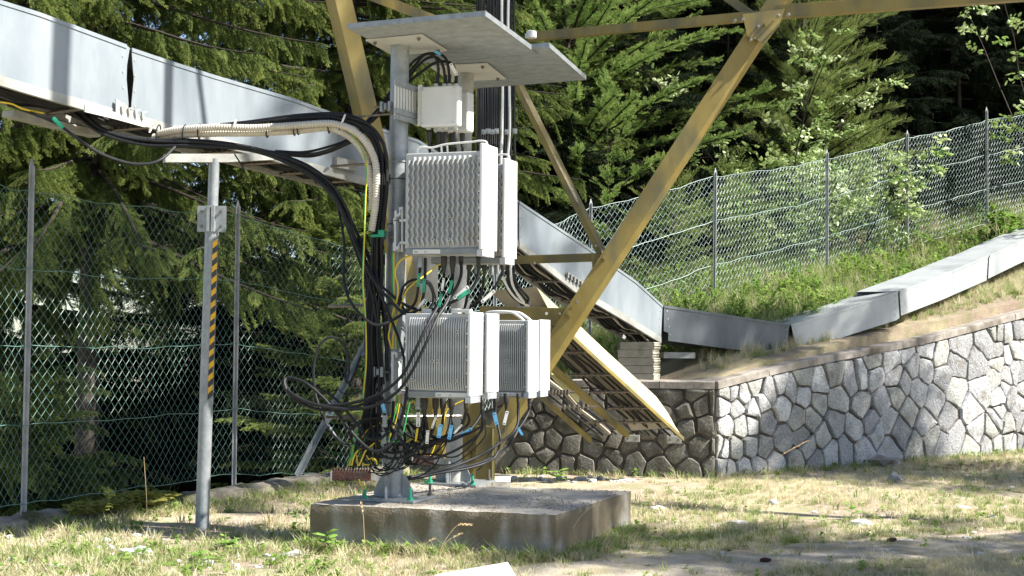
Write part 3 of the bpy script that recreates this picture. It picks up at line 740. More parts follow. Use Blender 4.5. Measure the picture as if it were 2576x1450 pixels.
can1 = canopy('ribbed grey canopy plate on the nearer mast, upper left of the two', [n1, n2, n3, n1 + n3 - n2], z1)
z2 = ftop.z + .012
f2, f3, f4 = Wz(1381, 119, z2), Wz(1474, 201, z2), Wz(1190, 223, z2)
can2 = canopy('ribbed grey canopy plate on the farther mast, lower right of the two', [f2 + f4 - f3, f2, f3, f4], z2)

# ================================================================ cable duct
duct = thing('cable_duct', 'galvanised sheet metal cable duct running down behind the tower and up the slope', 'cable duct', W(333, 298, 9.2))
def duct_section(u0, Y0, u1, Y1, poly, top_idx, bot_idx, width, m, lip=.045, back=True):
    f, ax, nrm = vplane(W(u0, 725, Y0), W(u1, 725, Y1)); pts = [f(u, v) for u, v in poly]; off = -nrm * width
    mb = MB(); mb.prism(pts, -nrm * .006)
    top = [pts[i] for i in top_idx]; bot = [pts[i] for i in bot_idx]
    for a, b in zip(top[:-1], top[1:]): mb.prism([a - nrm * .0065, b - nrm * .0065, b + off, a + off], EZ * -.005)
    if back:
        for a, b in zip(top[:-1], top[1:]):
            ht = (top[0] - bot[0]).z
            h0 = ht
            mb.prism([a + off, b + off, b + off - EZ * h0, a + off - EZ * h0], nrm * .006)
    for a, b in zip(bot[:-1], bot[1:]): mb.prism([a - nrm * .0065, b - nrm * .0065, b - nrm * lip, a - nrm * lip], EZ * .005)
    o = mb.build('cover_section', m, duct, bevel=.004)
    mb = MB()
    for a, b in zip(top[:-1], top[1:]): mb.prism([a + nrm * .001 + EZ * .003, b + nrm * .001 + EZ * .003, b + nrm * .001 - EZ * .022, a + nrm * .001 - EZ * .022], nrm * .005)
    mb.build('lid_fold', m, duct)
    for q0, q1 in ((top[0], bot[0]), (top[-1], bot[-1])):
        for k in range(4):
            c = q0.lerp(q1, .16 + .22 * k) + (ax * .03 if q0 is top[0] else -ax * .03); mb = MB(); mb.cyl(c, c + nrm * .004, .007, 8); mb.build('rivet', M['galv_dull'], o)
    return f, ax, nrm, off, top, bot
s1 = duct_section(0, 8.43, 328, 9.18, [(-120, -36), (100, 33), (318, 114), (327, 121), (320, 165), (319, 200), (324, 262), (322, 296), (100, 233), (-120, 166)], (0, 1, 2), (9, 8, 7), .44, M['duct'])
s2 = duct_section(333, 9.20, 850, 11.16, [(331, 122), (423, 153), (541, 191), (735, 248), (940, 322), (940, 462), (735, 408), (555, 358), (330, 298), (331, 262), (337, 200), (334, 165)], (0, 1, 2, 3, 4), (8, 7, 6, 5), .44, M['duct'])
s3 = duct_section(945, 11.55, 1303, 12.6, [(945, 320), (1050, 352), (1170, 425), (1303, 505), (1303, 614), (1170, 535), (1050, 466), (945, 430)], (0, 1, 2, 3), (7, 6, 5, 4), .42, M['duct'])
s4 = duct_section(1305, 12.61, 1667, 14.05, [(1306, 507), (1478, 622), (1600, 708), (1667, 769), (1663, 856), (1580, 805), (1444, 725), (1306, 616)], (0, 1, 2, 3), (7, 6, 5, 4), .42, M['duct'])
s5 = duct_section(1669, 14.06, 1986, 14.9, [(1670, 769), (1830, 793), (1986, 817), (1978, 895), (1830, 878), (1681, 858), (1681, 838), (1670, 834)], (0, 1, 2), (5, 4, 3), .45, M['duct_shaded'])
s6 = duct_section(1989, 14.95, 2260, 15.6, [(1990, 817), (2130, 776), (2259, 733), (2263, 800), (2256, 806), (2130, 846), (2017, 887), (2003, 878)], (0, 1, 2), (6, 5, 4), .55, M['duct_sunlit'])
s7 = duct_section(2262, 15.62, 2487, 18.0, [(2263, 733), (2370, 692), (2486, 643), (2482, 706), (2370, 755), (2267, 795)], (0, 1, 2), (5, 4, 3), .50, M['duct_sunlit'])
s8 = duct_section(2489, 18.02, 2640, 19.6, [(2489, 643), (2560, 610), (2660, 566), (2660, 620), (2560, 666), (2486, 702)], (0, 1, 2), (5, 4, 3), .50, M['duct_sunlit'])
# tray under the sections that are seen from below: rails, rungs, cables
def tray(sec, npts, seed, nc=9, droop=.05, dz=.02, rail_r=.02):
    f, ax, nrm, off, top, bot = sec; rd = random.Random(seed)
    B = catmull(bot, 6); n = len(B)
    mb = MB()
    for w_ in (.06, 1.0):
        mb2 = MB()
        for a, b in zip(bot[:-1], bot[1:]): mb2.prism([a + off * w_ - EZ * .03, b + off * w_ - EZ * .03, b + off * w_ + EZ * .03, a + off * w_ + EZ * .03], nrm * .03)
        mb2.build('tray_rail', M['galv_dull'], duct)
    L_ = sum((b - a).length for a, b in zip(bot[:-1], bot[1:])); k_ = max(2, int(L_ / .42))
    def along(t_):
        d = t_ * L_
        for a, b in zip(bot[:-1], bot[1:]):
            l = (b - a).length
            if d <= l or b is bot[-1]: return a.lerp(b, min(1, d / l))
            d -= l
    for k in range(k_):
        p = along((k + .5) / k_) - EZ * .012; mb2 = MB(); mb2.tube([p + off * .04, p + off * 1.0], .013, 8)
        for q in range(7): mb2.box(p + off * (.12 + .12 * q) + EZ * .018, ax * .012, nrm * .006, EZ * .02)
        mb2.build('rung', M['steel'], duct)
    for c in range(nc):
        w_ = .12 + .8 * c / nc + rd.uniform(-.03, .03); ph = rd.uniform(0, 6); r = rd.choice([.010, .012, .014, .018]); pts = []
        for j in range(int(k_ * 3) + 1):
            t_ = j / (k_ * 3); p = along(t_) + off * (w_ + .02 * math.sin(j + ph))
            pts.append(p + EZ * (dz + r - droop * abs(math.sin(math.pi * (t_ * k_ + .5))) * rd.uniform(.6, 1.1)))
        mb2 = MB(); mb2.tube(catmull(pts, 3), r, 6)
        mb2.build('tray_cable', M['conduit'] if rd.random() < .15 else M['cable'], duct, True)
tray(s1, 8, 1); tray(s2, 8, 2, 8, .04); tray(s3, 8, 3); tray(s4, 8, 4, 11, .06)
# hat-shaped hanger plates under the left part
f, ax, nrm, off, top, bot = s1
for (P_, dz0) in (([(35, 277), (255, 330), (253, 345), (33, 293)], 0),):
    g2, a2, n2_ = vplane(W(35, 725, 8.85), W(255, 725, 9.5)); mb = MB(); mb.prism([g2(u, v) for u, v in P_], -n2_ * .10); mb.build('hanger_channel', M['galv_dull'], duct)
# slotted bracket riveted over the first seam, with its row of clips
f2_, a2, n2_ = vplane(W(210, 725, 8.86), W(370, 725, 9.28)); mb = MB()
mb.prism([f2_(u, v) for u, v in [(211, 265), (290, 284), (362, 308), (362, 321), (290, 301), (211, 282)]], n2_ * .012)
mb.prism([f2_(u, v) for u, v in [(290, 250), (292, 250), (362, 306), (362, 309), (290, 285)]], n2_ * .010)
br = mb.build('slotted_bracket', M['boxwhite'], duct)
for k in range(4):
    u = 299 + 17 * k; v = 268 + 5 * k; mb = MB()
    mb.prism([f2_(a, b) + n2_ * .012 for a, b in [(u, v), (u + 13, v - 3), (u + 13, v + 1), (u + 5, v + 3), (u + 7, v + 19), (u + 2, v + 18)]], n2_ * .015); mb.build('clip', M['galv_dull'], br)
g3, a3, n3_ = vplane(W(1400, 725, 12.95), W(1500, 725, 13.35)); mb = MB()
for k in range(5):
    u = 1424 + 8.5 * k; v = 686 + 5.6 * k
    mb.prism([g3(a, b) + n3_ * .004 for a, b in [(u, v), (u + 9, v + 3), (u + 9, v + 5), (u + 2, v + 4), (u + 3, v + 14), (u, v + 13)]], n3_ * .02)
mb.build('clip_row', M['galv_dull'], duct)
mb = MB(); c = W(870, 414, 11.2); mb.box(c, s2[1] * px(11.2, 46), s2[2] * .02, EZ * px(11.2, 13)); mb.build('end_bracket', M['galv_dull'], duct)
mb = MB(); c = W(1704, 894, 14.35); mb.box(c, Vector((1, .25, 0)).normalized() * px(14.3, 42), Vector((-.25, 1, 0)) * .06, EZ * .03); mb.build('support_channel', M['galv_dull'], duct)

# ================================================================ left support post with hazard tape
pb = Wz(508, 1332, 0); pt_ = W(539, 400, 9.72)
sp = thing('support_post', 'galvanised round support post with yellow and black hazard tape', 'post', pb)
d_ = (pt_ - pb)
def onpost(v): return pb + d_ * ((1332 - v) / 932.)
mb = MB(); mb.tube([pb - d_ * .05, onpost(560)], .046, 24); mb.build('lower_tube', M['galv'], sp, True)
mb = MB(); mb.tube([onpost(600), pt_], .036, 24); mb.build('upper_tube', M['galv'], sp, True)
cl = onpost(553); X_ = Vector((1, 0, 0)); Yv = Vector((0, 1, 0))
for s_ in (-1, 1):
    mb = MB(); q = cl + X_ * (.052 * s_) + Yv * -.030
    for k in range(2): mb.box(q + Yv * (.035 * k + .0) + X_ * .006 * s_, X_ * .036, Yv * .004, EZ * .088)
    mb.box(cl + X_ * (.015 * s_) + Yv * -.046, X_ * .010, Yv * .020, EZ * .088)
    w_ = mb.build('clamp_plate', M['galv'], sp)
    for z in (-.052, .050):
        mb = MB(); bolt(mb, q + X_ * .014 * s_ - Yv * .004 + EZ * z, -Yv, .011, .010, .012); mb.build('bolt', M['steel'], w_)
# hazard tape on a flat bar down the right side
mbb = [MB(), MB()]; n = 26; h0, h1 = onpost(608), onpost(1003)
side = (X_ * .6 - Yv * .8).normalized(); wv = (X_ * .8 + Yv * .6).normalized()
for k in range(n):
    a = h0.lerp(h1, k / n); b = h0.lerp(h1, (k + 1) / n); L_ = (h1 - h0).length / n; sk = EZ * L_ * .7
    rs_ = .048 + .002 * math.sin(k * 1.7)
    wob = .003 * math.sin(k * 2.3)
    o_ = X_ * (rs_ * .62) - Yv * (rs_ * .80)
    p = [a + o_ - wv * .014 - sk * .5, a + o_ + wv * (.020 + wob) + sk * .5, b + o_ + wv * (.020 + wob) + sk * .5, b + o_ - wv * .014 - sk * .5]
    mbb[k % 2].prism(p, side * .003)
mbb[0].build('yellow_tape_bands', M['tapey'], sp); mbb[1].build('black_tape_bands', M['tapek'], sp)
f, ax, nrm, off, top, bot = s2
mb = MB(); c = pt_; ax2 = s2[1]
arm0 = W(413, 399, 9.55); arm1 = W(702, 398, 9.95); axm = (arm1 - arm0).normalized(); pn = Vector((-axm.y, axm.x, 0))
mb.prism([arm0 + pn * -.03 - EZ * .028, arm0.lerp(arm1, .52) + pn * -.03 - EZ * .030, arm1 + pn * -.03 - EZ * .012, arm1 + pn * -.03 + EZ * .028, arm0 + pn * -.03 + EZ * .028], pn * .06)
mb.build('support_arm', M['galv_dull'], sp)

# ================================================================ lattice tower foot
tower = thing('lattice_tower', 'yellow painted steel lattice tower foot with crossing angle braces', 'tower', W(1190, 1205, 11.9))
yl = M['yellow']
def member(name, a, b, da, db, w, t=.010, m=None, ortho=True):
    mb = MB(); mb.angle(a, b, da, db, w, t, 0, ortho); return mb.build(name, m or yl, tower, bevel=.002)
RT = Vector((1, 0, 0)); BK = Vector((0, 1, 0))
foot = W(1128, 1205, 11.9); ltop = W(812, -130, 10.75)
member('corner_leg', foot, ltop, (-.62, .78, 0), (.97, .25, 0), (.13, .155), .014)
bA0 = W(1215, 1150, 11.75); bA1 = W(1992, -45, 11.5)
ax_ = (bA1 - bA0).normalized(); pr = ax_.cross(BK).normalized()       # to the lower right
if pr.x < 0: pr = -pr
e_ = pr * .085
member('diagonal_brace', bA0 + pr * .040, bA1 + pr * .040, -pr, pr * .62 + BK * .78, (.132, .082), .012, None, False)
# a crisp lower-right leg face that catches the sun
# horizontals
j = W(1925, 48, 11.55)
zj = j.z
hl = Wz(1326, 103, zj); hr = Wz(2680, -8, zj)
member('horizontal_brace', hl, j + RT * .0, (0, 0, 1), (.3, 1, 0), (.075, .07), .009)
member('horizontal_brace', j + Vector((.012, -.012, 0)), hr, (0, 0, 1), (.3, 1, 0), (.105, .08), .010)
member('secondary_brace', W(1514, 636, 11.85), W(1272, 150, 12.35), (-.9, .1, -.4), (.62, .6, .3), (.045, .06), .008, None, False)
member('secondary_brace', W(1911, 40, 11.75), W(1800, -40, 12.0), (-.4, 0, -.9), (.35, .9, .1), (.07, .06), .008)
member('secondary_brace', W(1105, 42, 12.0), W(930, -28, 11.0), (0, 0, -1), (.2, .9, .1), (.09, .07), .008)
member('horizontal_tie', W(1296, 664, 12.0), W(1528, 657, 11.8), (0, 0, 1), (.2, 1, 0), (.068, .06), .008)
member('horizontal_tie', W(1205, 815, 11.9), W(1428, 822, 11.72), (0, 0, 1), (.1, 1, 0), (.15, .08), .010)
mb = MB(); mb.cyl(W(1375, 789, 11.70), W(1375, 789, 11.715), .012, 10); mb.build('bright_hole_disc', M['boxwhite'], tower)  # pale disc painting the light that shows through a hole
for (u, v, Y, r) in ((1433, 790, 11.60, .030), (1520, 650, 11.62, .020), (1925, 62, 11.45, .016)):
    mb = MB(); p = W(u, v, Y); mb.cyl(p, p + Vector((0, .14, 0)), r, 6 if r < .025 else 18); mb.cyl(p - BK * .02, p, r * .5, 8); mb.build('bolt', yl, tower)
for (u, v, Y) in ((1908, 66, 11.44), (1890, 100, 11.44), (1870, 48, 11.40), (1850, 51, 11.40), (1960, 38, 11.40), (1985, 36, 11.40), (1506, 652, 11.70), (1345, 662, 11.95), (1500, 618, 11.75), (1408, 790, 11.66), (1452, 760, 11.60), (905, 330, 10.9), (925, 372, 10.95)):
    mb = MB(); p = W(u, v, Y); mb.cyl(p, p + Vector((0, .06, 0)), .012, 6); mb.cyl(p - BK * .012, p, .006, 8); mb.build('bolt', M['galv_dull'], tower)
gp = W(1915, 60, 11.46); mb = MB(); mb.prism([W(1868, 36, 11.47), W(1975, 22, 11.47), W(1962, 62, 11.47), W(1925, 110, 11.47), W(1880, 92, 11.47)], BK * .008); mb.build('gusset_plate', yl, tower)
mb = MB(); mb.prism([W(1488, 640, 11.74), W(1540, 638, 11.74), W(1536, 672, 11.74), W(1490, 674, 11.74)], BK * .008); mb.build('gusset_plate', yl, tower)
# gusset boxes at the foot
gy = M['yellow']
mb = MB()
fx0 = W(1163, 1210, 11.95); 
mb.box(W(1186, 1110, 11.9), RT * px(11.9, 24), BK * .006, EZ * px(11.9, 102)); mb.build('foot_gusset', gy, tower)
mb = MB(); mb.box(W(1221, 1144, 11.6), RT * px(11.6, 24), BK * .005, EZ * px(11.6, 70)); mb.box(W(1221, 1074, 11.68), RT * px(11.6, 24), BK * .09, EZ * .004)
mb.build('foot_gusset', gy, tower)
mb = MB(); mb.box(W(1240, 1150, 11.64), RT * .006, BK * .11, EZ * px(11.6, 72)); mb.build('foot_gusset', M['yellow_sunlit'], tower)
mb = MB(); c = W(1178, 1145, 11.7); mb.cyl(c - EZ * .04, c + EZ * .03, .035, 18); mb.build('socket', gy, tower)
mb = MB(); mb.box(W(1060, 700, 11.75), RT * px(11.7, 42), BK * .006, EZ * px(11.7, 58)); mb.build('splice_plate', M['galv_dull'], tower)
mb = MB(); c = Wz(1235, 1213, .06); mb.box(Vector((c.x - .05, c.y + .3, .03)), RT * .22, BK * .32, EZ * .035); mb.build('footing_pad', M['stonelt'], tower)
# members of the same tower above the picture: they throw the long shadows
for (a, b) in ((ltop, W(700, -700, 10.3)), (bA1 + e_, W(2400, -700, 11.2)), (hr, hr + Vector((1.2, -.9, 0)))):
    member('corner_leg', a, b, (-.62, .78, 0), (.97, .25, 0), .13, .012)

for (u, v, Yd, t_, w_, lean) in ((440, 250, 9.45, 4.7, .085, 0), (540, 260, 9.75, 4.4, .05, -.30), (140, 150, 8.75, 5.2, .13, .03)):  # unseen posts added along the sun direction to throw shadow bands on the duct
    p_ = W(u, v, Yd) + sdir * t_
    mb = MB(); dd_ = Vector((lean * .5, lean * .6, 1)).normalized(); mb.tube([p_ - dd_ * 1.2, p_ + dd_ * 3.5], w_ / 2, 12); mb.build('added_shadow_post', yl, tower, True)
# ================================================================ yellow sloping tray that dives into the wall
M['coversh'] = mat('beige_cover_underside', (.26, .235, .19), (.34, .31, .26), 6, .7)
ct = thing('sloping_cable_tray', 'yellow edged covered cable tray sloping down into the shaded stone wall', 'cable tray', W(1715, 1098, 13.3))
R0 = W(1400, 775, 12.35); R1 = W(1715, 1098, 13.28)
fr, axr, nr_ = vplane(R0, R1)
low = [fr(u, v) for u, v in [(1392, 800), (1440, 845), (1480, 882), (1600, 992), (1717, 1100)]]
upp = [fr(u, v) for u, v in [(1350, 722), (1406, 775), (1458, 819), (1522, 880), (1651, 998), (1680, 1038), (1700, 1075)]]
mb = MB(); mb.prism(upp + low[::-1], -nr_ * .005); mb.build('side_sheet', M['cream'], ct)
for a, b in zip(low[:-1], low[1:]):
    mb = MB(); mb.prism([a, b, b - EZ * .035, a - EZ * .035], nr_ * .022); mb.build('edge_channel', yl, ct)
wv = Vector((-.90, .12, -.02)); sd_ = (low[-1] - low[0])
mb = MB()
for a, b in zip(upp[:-1], upp[1:]): mb.prism([a - EZ * .004, b - EZ * .004, b + wv * .45 - EZ * .03, a + wv * .45 - EZ * .03], EZ * .004)
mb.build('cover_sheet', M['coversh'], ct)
for (k, t0, t1, ww) in ((.50, -.08, .95, .05), (.56, .0, .98, .02), (.95, .22, 1.0, .05)):
    a = low[0] + sd_ * t0 + wv * k; b = low[0] + sd_ * t1 + wv * k
    mb = MB(); mb.prism([a, b, b - EZ * ww, a - EZ * ww], nr_ * .03); mb.prism([a, b, b - nr_ * .05, a - nr_ * .05], EZ * .005); mb.build('beam', yl, ct)
a = W(1382, 930, 12.9); b = W(1452, 996, 13.0); mb = MB(); mb.prism([a, b, b - EZ * .06, a - EZ * .06], nr_ * .03); mb.build('beam_end', M['yellow_sunlit'], ct)
for (u0, v0, u1, lane) in ((1404, 886, 1484, 0), (1431, 943, 1543, 0), (1482, 986, 1588, 0), (1530, 1027, 1638, 0), (1380, 987, 1446, 1), (1405, 1024, 1502, 1), (1470, 1062, 1672, 0)):
    b = fr(u1, v0); a = b + wv * ((u1 - u0) / 3600 * b.y / .9); mb = MB(); mb.tube([a, b], .011, 8)
    for q in range(6): mb.box(a.lerp(b, .15 + .12 * q) - EZ * .0, axr * .008, nr_ * .012, EZ * .022)
    mb.build('rung', M['steel'], ct)
for c in range(12):
    k = .08 + c * .07; k += .06 if k > .45 else 0
    a = low[0] + sd_ * -.02 + wv * k + EZ * .04; b = low[0] + sd_ * 1.02 + wv * k + EZ * .05; rd = random.Random(c)
    mb = MB(); mb.tube([a.lerp(b, q / 9) + EZ * rd.uniform(-.018, .02) for q in range(10)], .010 if c % 3 else .017, 6); mb.build('tray_cable', M['coversh'] if c in (7, 9) else M['cable'], ct, True)
# ================================================================ text helper
def text(s, loc, xdir, ydir, size, m, parent, name='lettering'):
    cu = bpy.data.curves.new(name, 'FONT'); cu.body = s; cu.size = size; cu.extrude = .0002; cu.materials.append(m)
    tmp = bpy.data.objects.new('t', cu); me = bpy.data.meshes.new_from_object(tmp); bpy.data.objects.remove(tmp); me.name = name
    if not me.materials: me.materials.append(m)
    o = bpy.data.objects.new(name, me); COL.objects.link(o)
    x = Vector(xdir).normalized(); y = Vector(ydir).normalized(); z = x.cross(y)
    off = Vector((0, 0, 0)); q = parent
    while q is not None: off += q.location; q = q.parent
    l = Vector(loc) - off
    o.parent = parent; o.matrix_local = Matrix(((x.x, y.x, z.x, l.x), (x.y, y.y, z.y, l.y), (x.z, y.z, z.z, l.z), (0, 0, 0, 1)))
    return o

# ================================================================ remote radio units
def radio(label, P, w, h, d, nfin, wavy, bosses, foot=.04, finz=(.0, 1.0), group=None, handle=None, cover_h=None, sticker=None, body_top=.0, skipfins=0):
    """P: upper left corner of the finned face; fins look towards the camera, white cover on the right side"""
    root = thing('radio_unit', label, 'radio unit', P - EZ * h, group)
    fd = .030 if wavy else .024
    def q(x, z, y=0): return P + E1 * x - EZ * z + E2 * y
    mb = MB(); mb.prism([q(-.014, -.004, fd), q(w, -.004, fd), q(w, h, fd), q(-.014, h, fd)], E2 * (d - fd))
    body = mb.build('housing', M['fin'], root, bevel=.006)
    mb = MB(); z0 = h + .001
    mb.prism([q(.0, z0, .012), q(w, z0, .012), q(w, z0 + .036, .012), q(.0, z0 + .036, .012)], E2 * (d - .03)); band = mb.build('base_band', M['grey'], root, bevel=.002)
    if sticker:
        mb = MB(); a, b = sticker; mb.prism([q(a, z0 + .006, .0112), q(b, z0 + .006, .0112), q(b, z0 + .032, .0112), q(a, z0 + .032, .0112)], E2 * .0008); st = mb.build('sticker', M['boxwhite'], root)
        text('IP65', q(a + .010, z0 + .026, .0106), E1, EZ, .014, M['ink'], st)
        text('CE', q(a + (b - a) * .42, z0 + .026, .0106), E1, EZ, .014, M['ink'], st)
    pitch = w / nfin
    for k in range(skipfins, nfin):
        x = pitch * (k + .5); n = 36 if wavy else 10; V = []
        t_ = .0028 if wavy else .0030; amp = pitch * .17 if wavy else 0
        zt0 = .022 + (.02 if (k in (0, nfin - 1)) else 0); zb0 = h - .012
        ring = []
        for i in range(n + 1):
            s = i / n; z = zt0 + (zb0 - zt0) * s
            ph = s * (9.5 if wavy else 0) * 2 * math.pi + (math.pi if k % 2 else 0) * 0
            dx = amp * math.sin(ph); tt_ = t_ * (1.0 + (.9 * max(0, math.cos(ph * 1.0)) ** 6 if wavy else 0))
            if not wavy: tt_ = t_ * (1.5 if (i % 3 == 1) else 1)
            edge = min(1, min(s, 1 - s) * 22 + .25); y0 = fd * (1 - edge) * .8
            ring.append((x + dx, z, tt_, y0))
        for (cx, z, tt_, y0) in ring: V += [q(cx - tt_ * 1.7, z, fd + .001), q(cx - tt_, z, y0), q(cx + tt_, z, y0), q(cx + tt_ * 1.7, z, fd + .001)]
        fs = [(i * 4 + j, i * 4 + j + 1, (i + 1) * 4 + j + 1, (i + 1) * 4 + j) for i in range(n) for j in range(3)] + [(0, 3, 2, 1), (n * 4, n * 4 + 1, n * 4 + 2, n * 4 + 3)]
        mb = MB(); mb.add(V, [f[::-1] for f in fs]); mb.build('fin', M['fin'], root, True)
    for (x, z) in bosses:
        mb = MB(); c = q(x * w, z * h, -.004); mb.tube([c + E2 * .034, c], .011, 14); b_ = mb.build('screw_boss', M['fin'], root, True)
        mb = MB(); mb.cyl(c - E2 * .0005, c + E2 * .001, .0055, 10); mb.build('screw_hole', M['ink'], b_)
    ch = cover_h or (-.045, h + .012); cdp = d + .0
    mb = MB()
    prof = [(w + .001, -.006), (w + .001, .02)]
    # cover: shell with rounded front edge, seen on its sunny side
    sec = [(w - .004, -.012), (w + .006, -.022), (w + .020, -.020), (w + .026, -.008), (w + .026, cdp - .012), (w + .018, cdp), (w - .004, cdp)]
    a = [P + E1 * x + E2 * y - EZ * ch[0] for x, y in sec]; mb.prism(a, -EZ * (ch[1] - ch[0])); cv = mb.build('sun_cover', M['white'], root, bevel=.004)
    mb = MB(); x = w + .0265; mb.box(P + E1 * x + E2 * (cdp * .62) - EZ * ((ch[0] + ch[1]) * .32), E1 * .0012, E2 * .03, EZ * (h * .22)); mb.build('cover_panel', M['boxwhite'], cv)
    for k in range(6):
        mb = MB(); c = q(w - .008, h * (.08 + .17 * k), -.012); mb.tube([c, c + E2 * .02], .005, 8); mb.build('cover_clip', M['white'], cv)
    if foot:
        mb = MB(); a = [P + E1 * x + E2 * y - EZ * (ch[1] + .001) for x, y in ((w - .016, -.014), (w + .022, -.012), (w + .022, cdp * .8), (w - .016, cdp * .8))]
        mb.prism(a, -EZ * foot); mb.build('cover_foot', M['greylt'], root, bevel=.002)
    if handle == 'frame':
        mb = MB(); zt = .055
        mb.tube(catmull([q(.055, -.0, .06), q(.055, -.035, .06), q(.085, -.048, .06), q(.15, -.040, .06), q(.25, -.058, .06), q(.42, -.066, .06), q(w - .03, -.070, .06), q(w + .012, -.060, .06), q(w + .016, -.01, .06)], 5), .0065, 8)
        for x in (.215, .255): mb.tube([q(x, -.05, .06), q(x + .004, 0, .06)], .006, 8)
        mb.build('carry_handle', M['white'], root, True)
    if handle == 'arches':
        for k, y in enumerate((.05, .20)):
            mb = MB(); mb.tube(catmull([q(.03, -.0, y), q(.045, -.035, y), q(.09, -.062, y), q(w * .62, -.062, y), q(w * .78, -.035, y), q(w * .9, 0, y)], 6), .010, 10); mb.build('carry_handle', M['white'], root, True)
    if handle == 'lugs':
        for x in (.10, .30):
            mb = MB(); mb.box(q(x, -.018, .09), E1 * .022, E2 * .03, EZ * .016); mb.build('lug', M['fin'], root, bevel=.003)
        mb = MB(); mb.box(q(w - .045, -.020, .02), E1 * .052, E2 * .02, EZ * .010); mb.build('hinge_bar', M['boxwhite'], root, bevel=.002)
    # bottom plate with small connectors
    mb = MB(); mb.prism([q(.01, z0 + .037, .03), q(w, z0 + .037, .03), q(w, z0 + .041, .03), q(.01, z0 + .041, .03)], E2 * (d - .06)); mb.build('connector_plate', M['fin_gap'], root)
    return root, q
def facepoint(u, v, Y): return W(u, v, Y)
def width_on(P, u2):         # how far along E1 until pixel column u2
    lo, hi = 0., 2.
    for _ in range(40):
        m = (lo + hi) / 2; p = P + E1 * m - CAM_POS
        u = 1288 + F_PX * p.dot(cam_r) / p.dot(fwd)
        if u < u2: lo = m
        else: hi = m
    return lo
PU = W(1021, 387, 8.93); wU = width_on(PU, 1210); hU = px(8.9, 241)
ru1, q1 = radio('large white finned radio unit with wavy fins, upper left on the nearer mast', PU, wU, hU, .235, 15, True, [(.375, .67), (.59, .67), (.375, .91), (.59, .91)], handle='frame', sticker=(.05, .235), cover_h=(-.045, hU + .012))
PU2 = PU + E2 * .40 - EZ * .035
ru2, q2 = radio('white finned radio unit with wavy fins tucked behind the upper left one', PU2, wU, hU, .20, 15, True, [], handle='frame', cover_h=(-.035, hU + .005), skipfins=9)
PL = W(1021, 790, 8.84); wL = width_on(PL, 1180); hL = px(8.84, 193)
rl1, q3 = radio('smaller finned radio unit with straight fins, lower left and nearest the camera', PL, wL, hL, .185, 27, False, [(.81, .23), (.43, .61), (.52, .61), (.13, .86), (.81, .86), (.42, .93), (.51, .93)], handle='lugs', sticker=(.20, .41), cover_h=(-.012, hL + .026))
PL2 = PL + E2 * .285 - EZ * .002
rl2, q4 = radio('finned radio unit tucked between the lower left one and its right neighbour', PL2, wL, hL, .18, 27, False, [], cover_h=(-.010, hL + .010), skipfins=19)
PF = W(1196, 807, 10.16); wF = width_on(PF, 1326); hF = px(10.1, 177)
rf1, q5 = radio('finned radio unit with two arched white handles on the farther mast', PF, wF, hF, .19, 25, False, [(.62, .56), (.60, .89)], handle='arches', sticker=(.17, .345), cover_h=(-.005, hF + .004))
PF2 = PF + E2 * .27 + E1 * -.005
rf2, q6 = radio('rearmost finned radio unit on the farther mast, white cover at the far right', PF2, wF, hF, .19, 25, False, [], cover_h=(-.012, hF + .004), skipfins=20)

# brackets between masts and units
def bracket(label, polys, Y, ext, m, root=None):
    root = thing('mounting_bracket', label, 'bracket', W(polys[0][0][0], polys[0][0][1], Y))
    for P_ in polys:
        mb = MB(); mb.prism([W(u, v, Y) for u, v in P_], E2 * ext); mb.build('clamp_profile', m, root, bevel=.0015)
    return root
b1 = bracket('dark grey toothed clamp bracket left of the upper radio', [[(992, 530), (998, 530), (998, 540), (1004, 534), (1003, 522), (1013, 520), (1013, 634), (1009, 634), (1009, 527), (1007, 527), (1008, 540), (999, 546), (996, 546), (996, 552), (989, 556), (989, 550), (992, 548)],
     [(989, 556), (996, 556), (996, 620), (1001, 620), (1001, 613), (1004, 613), (1004, 626), (988, 632), (988, 612), (991, 610), (991, 566), (989, 564)]], 8.98, .10, M['greylt'])
b2 = bracket('light grey channel bracket left of the lower radio', [[(984, 884), (1000, 886), (1000, 900), (994, 900), (994, 892), (990, 892), (990, 982), (1012, 984), (1012, 992), (984, 990), (981, 984), (984, 976), (984, 926), (982, 920), (984, 910)]], 8.98, .12, M['greylt'])
for (bb, pts) in ((b1, [(1006, 555), (1006, 611)]), (b2, [(1006, 905), (1006, 975)])):
    for (u, v) in pts:
        mb = MB(); p = W(u, v, 9.0); mb.tube([p, p + E1 * .10], .009, 10); mb.build('spacer', M['white'], bb, True)
# bands round the masts
def onmast(b, t, v): return b + (t - b) * ((1252 - v) / (1252 - 116.)) if b is nb else b + (t - b) * ((1215 - v) / (1215 - 186.))

# ---- junction boxes under the canopy
jb = thing('junction_box', 'small white square junction box high on the nearer mast', 'junction box', W(1059, 319, 9.15))
def boxpart(name, u0, v0, u1, v1, Y, ext, m, root, bev=.006):
    a = W(u0, v0, Y); w_ = width_on(a, u1) ; h_ = px(Y, v1 - v0)
    mb = MB(); mb.prism([a, a + E1 * w_, a + E1 * w_ - EZ * h_, a - EZ * h_], E2 * ext); return mb.build(name, m, root, bevel=bev), a, w_, h_
_, a, w_, h_ = boxpart('lid', 1058, 219, 1153, 321, 9.15, .07, M['boxwhite'], jb, .010)
bx, a, w_, h_ = boxpart('case', 1061, 222, 1150, 318, 9.224, .08, M['boxwhite'], jb)
for (x, z) in ((.03, .03), (.9, .03), (.03, .92), (.9, .92)):
    mb = MB(); c = W(1058, 219, 9.15) + E1 * (w_ * x + .008) - EZ * (h_ * z + .01); mb.cyl(c - E2 * .003, c + E2 * .01, .008, 12); mb.build('lid_screw', M['greylt'], jb)
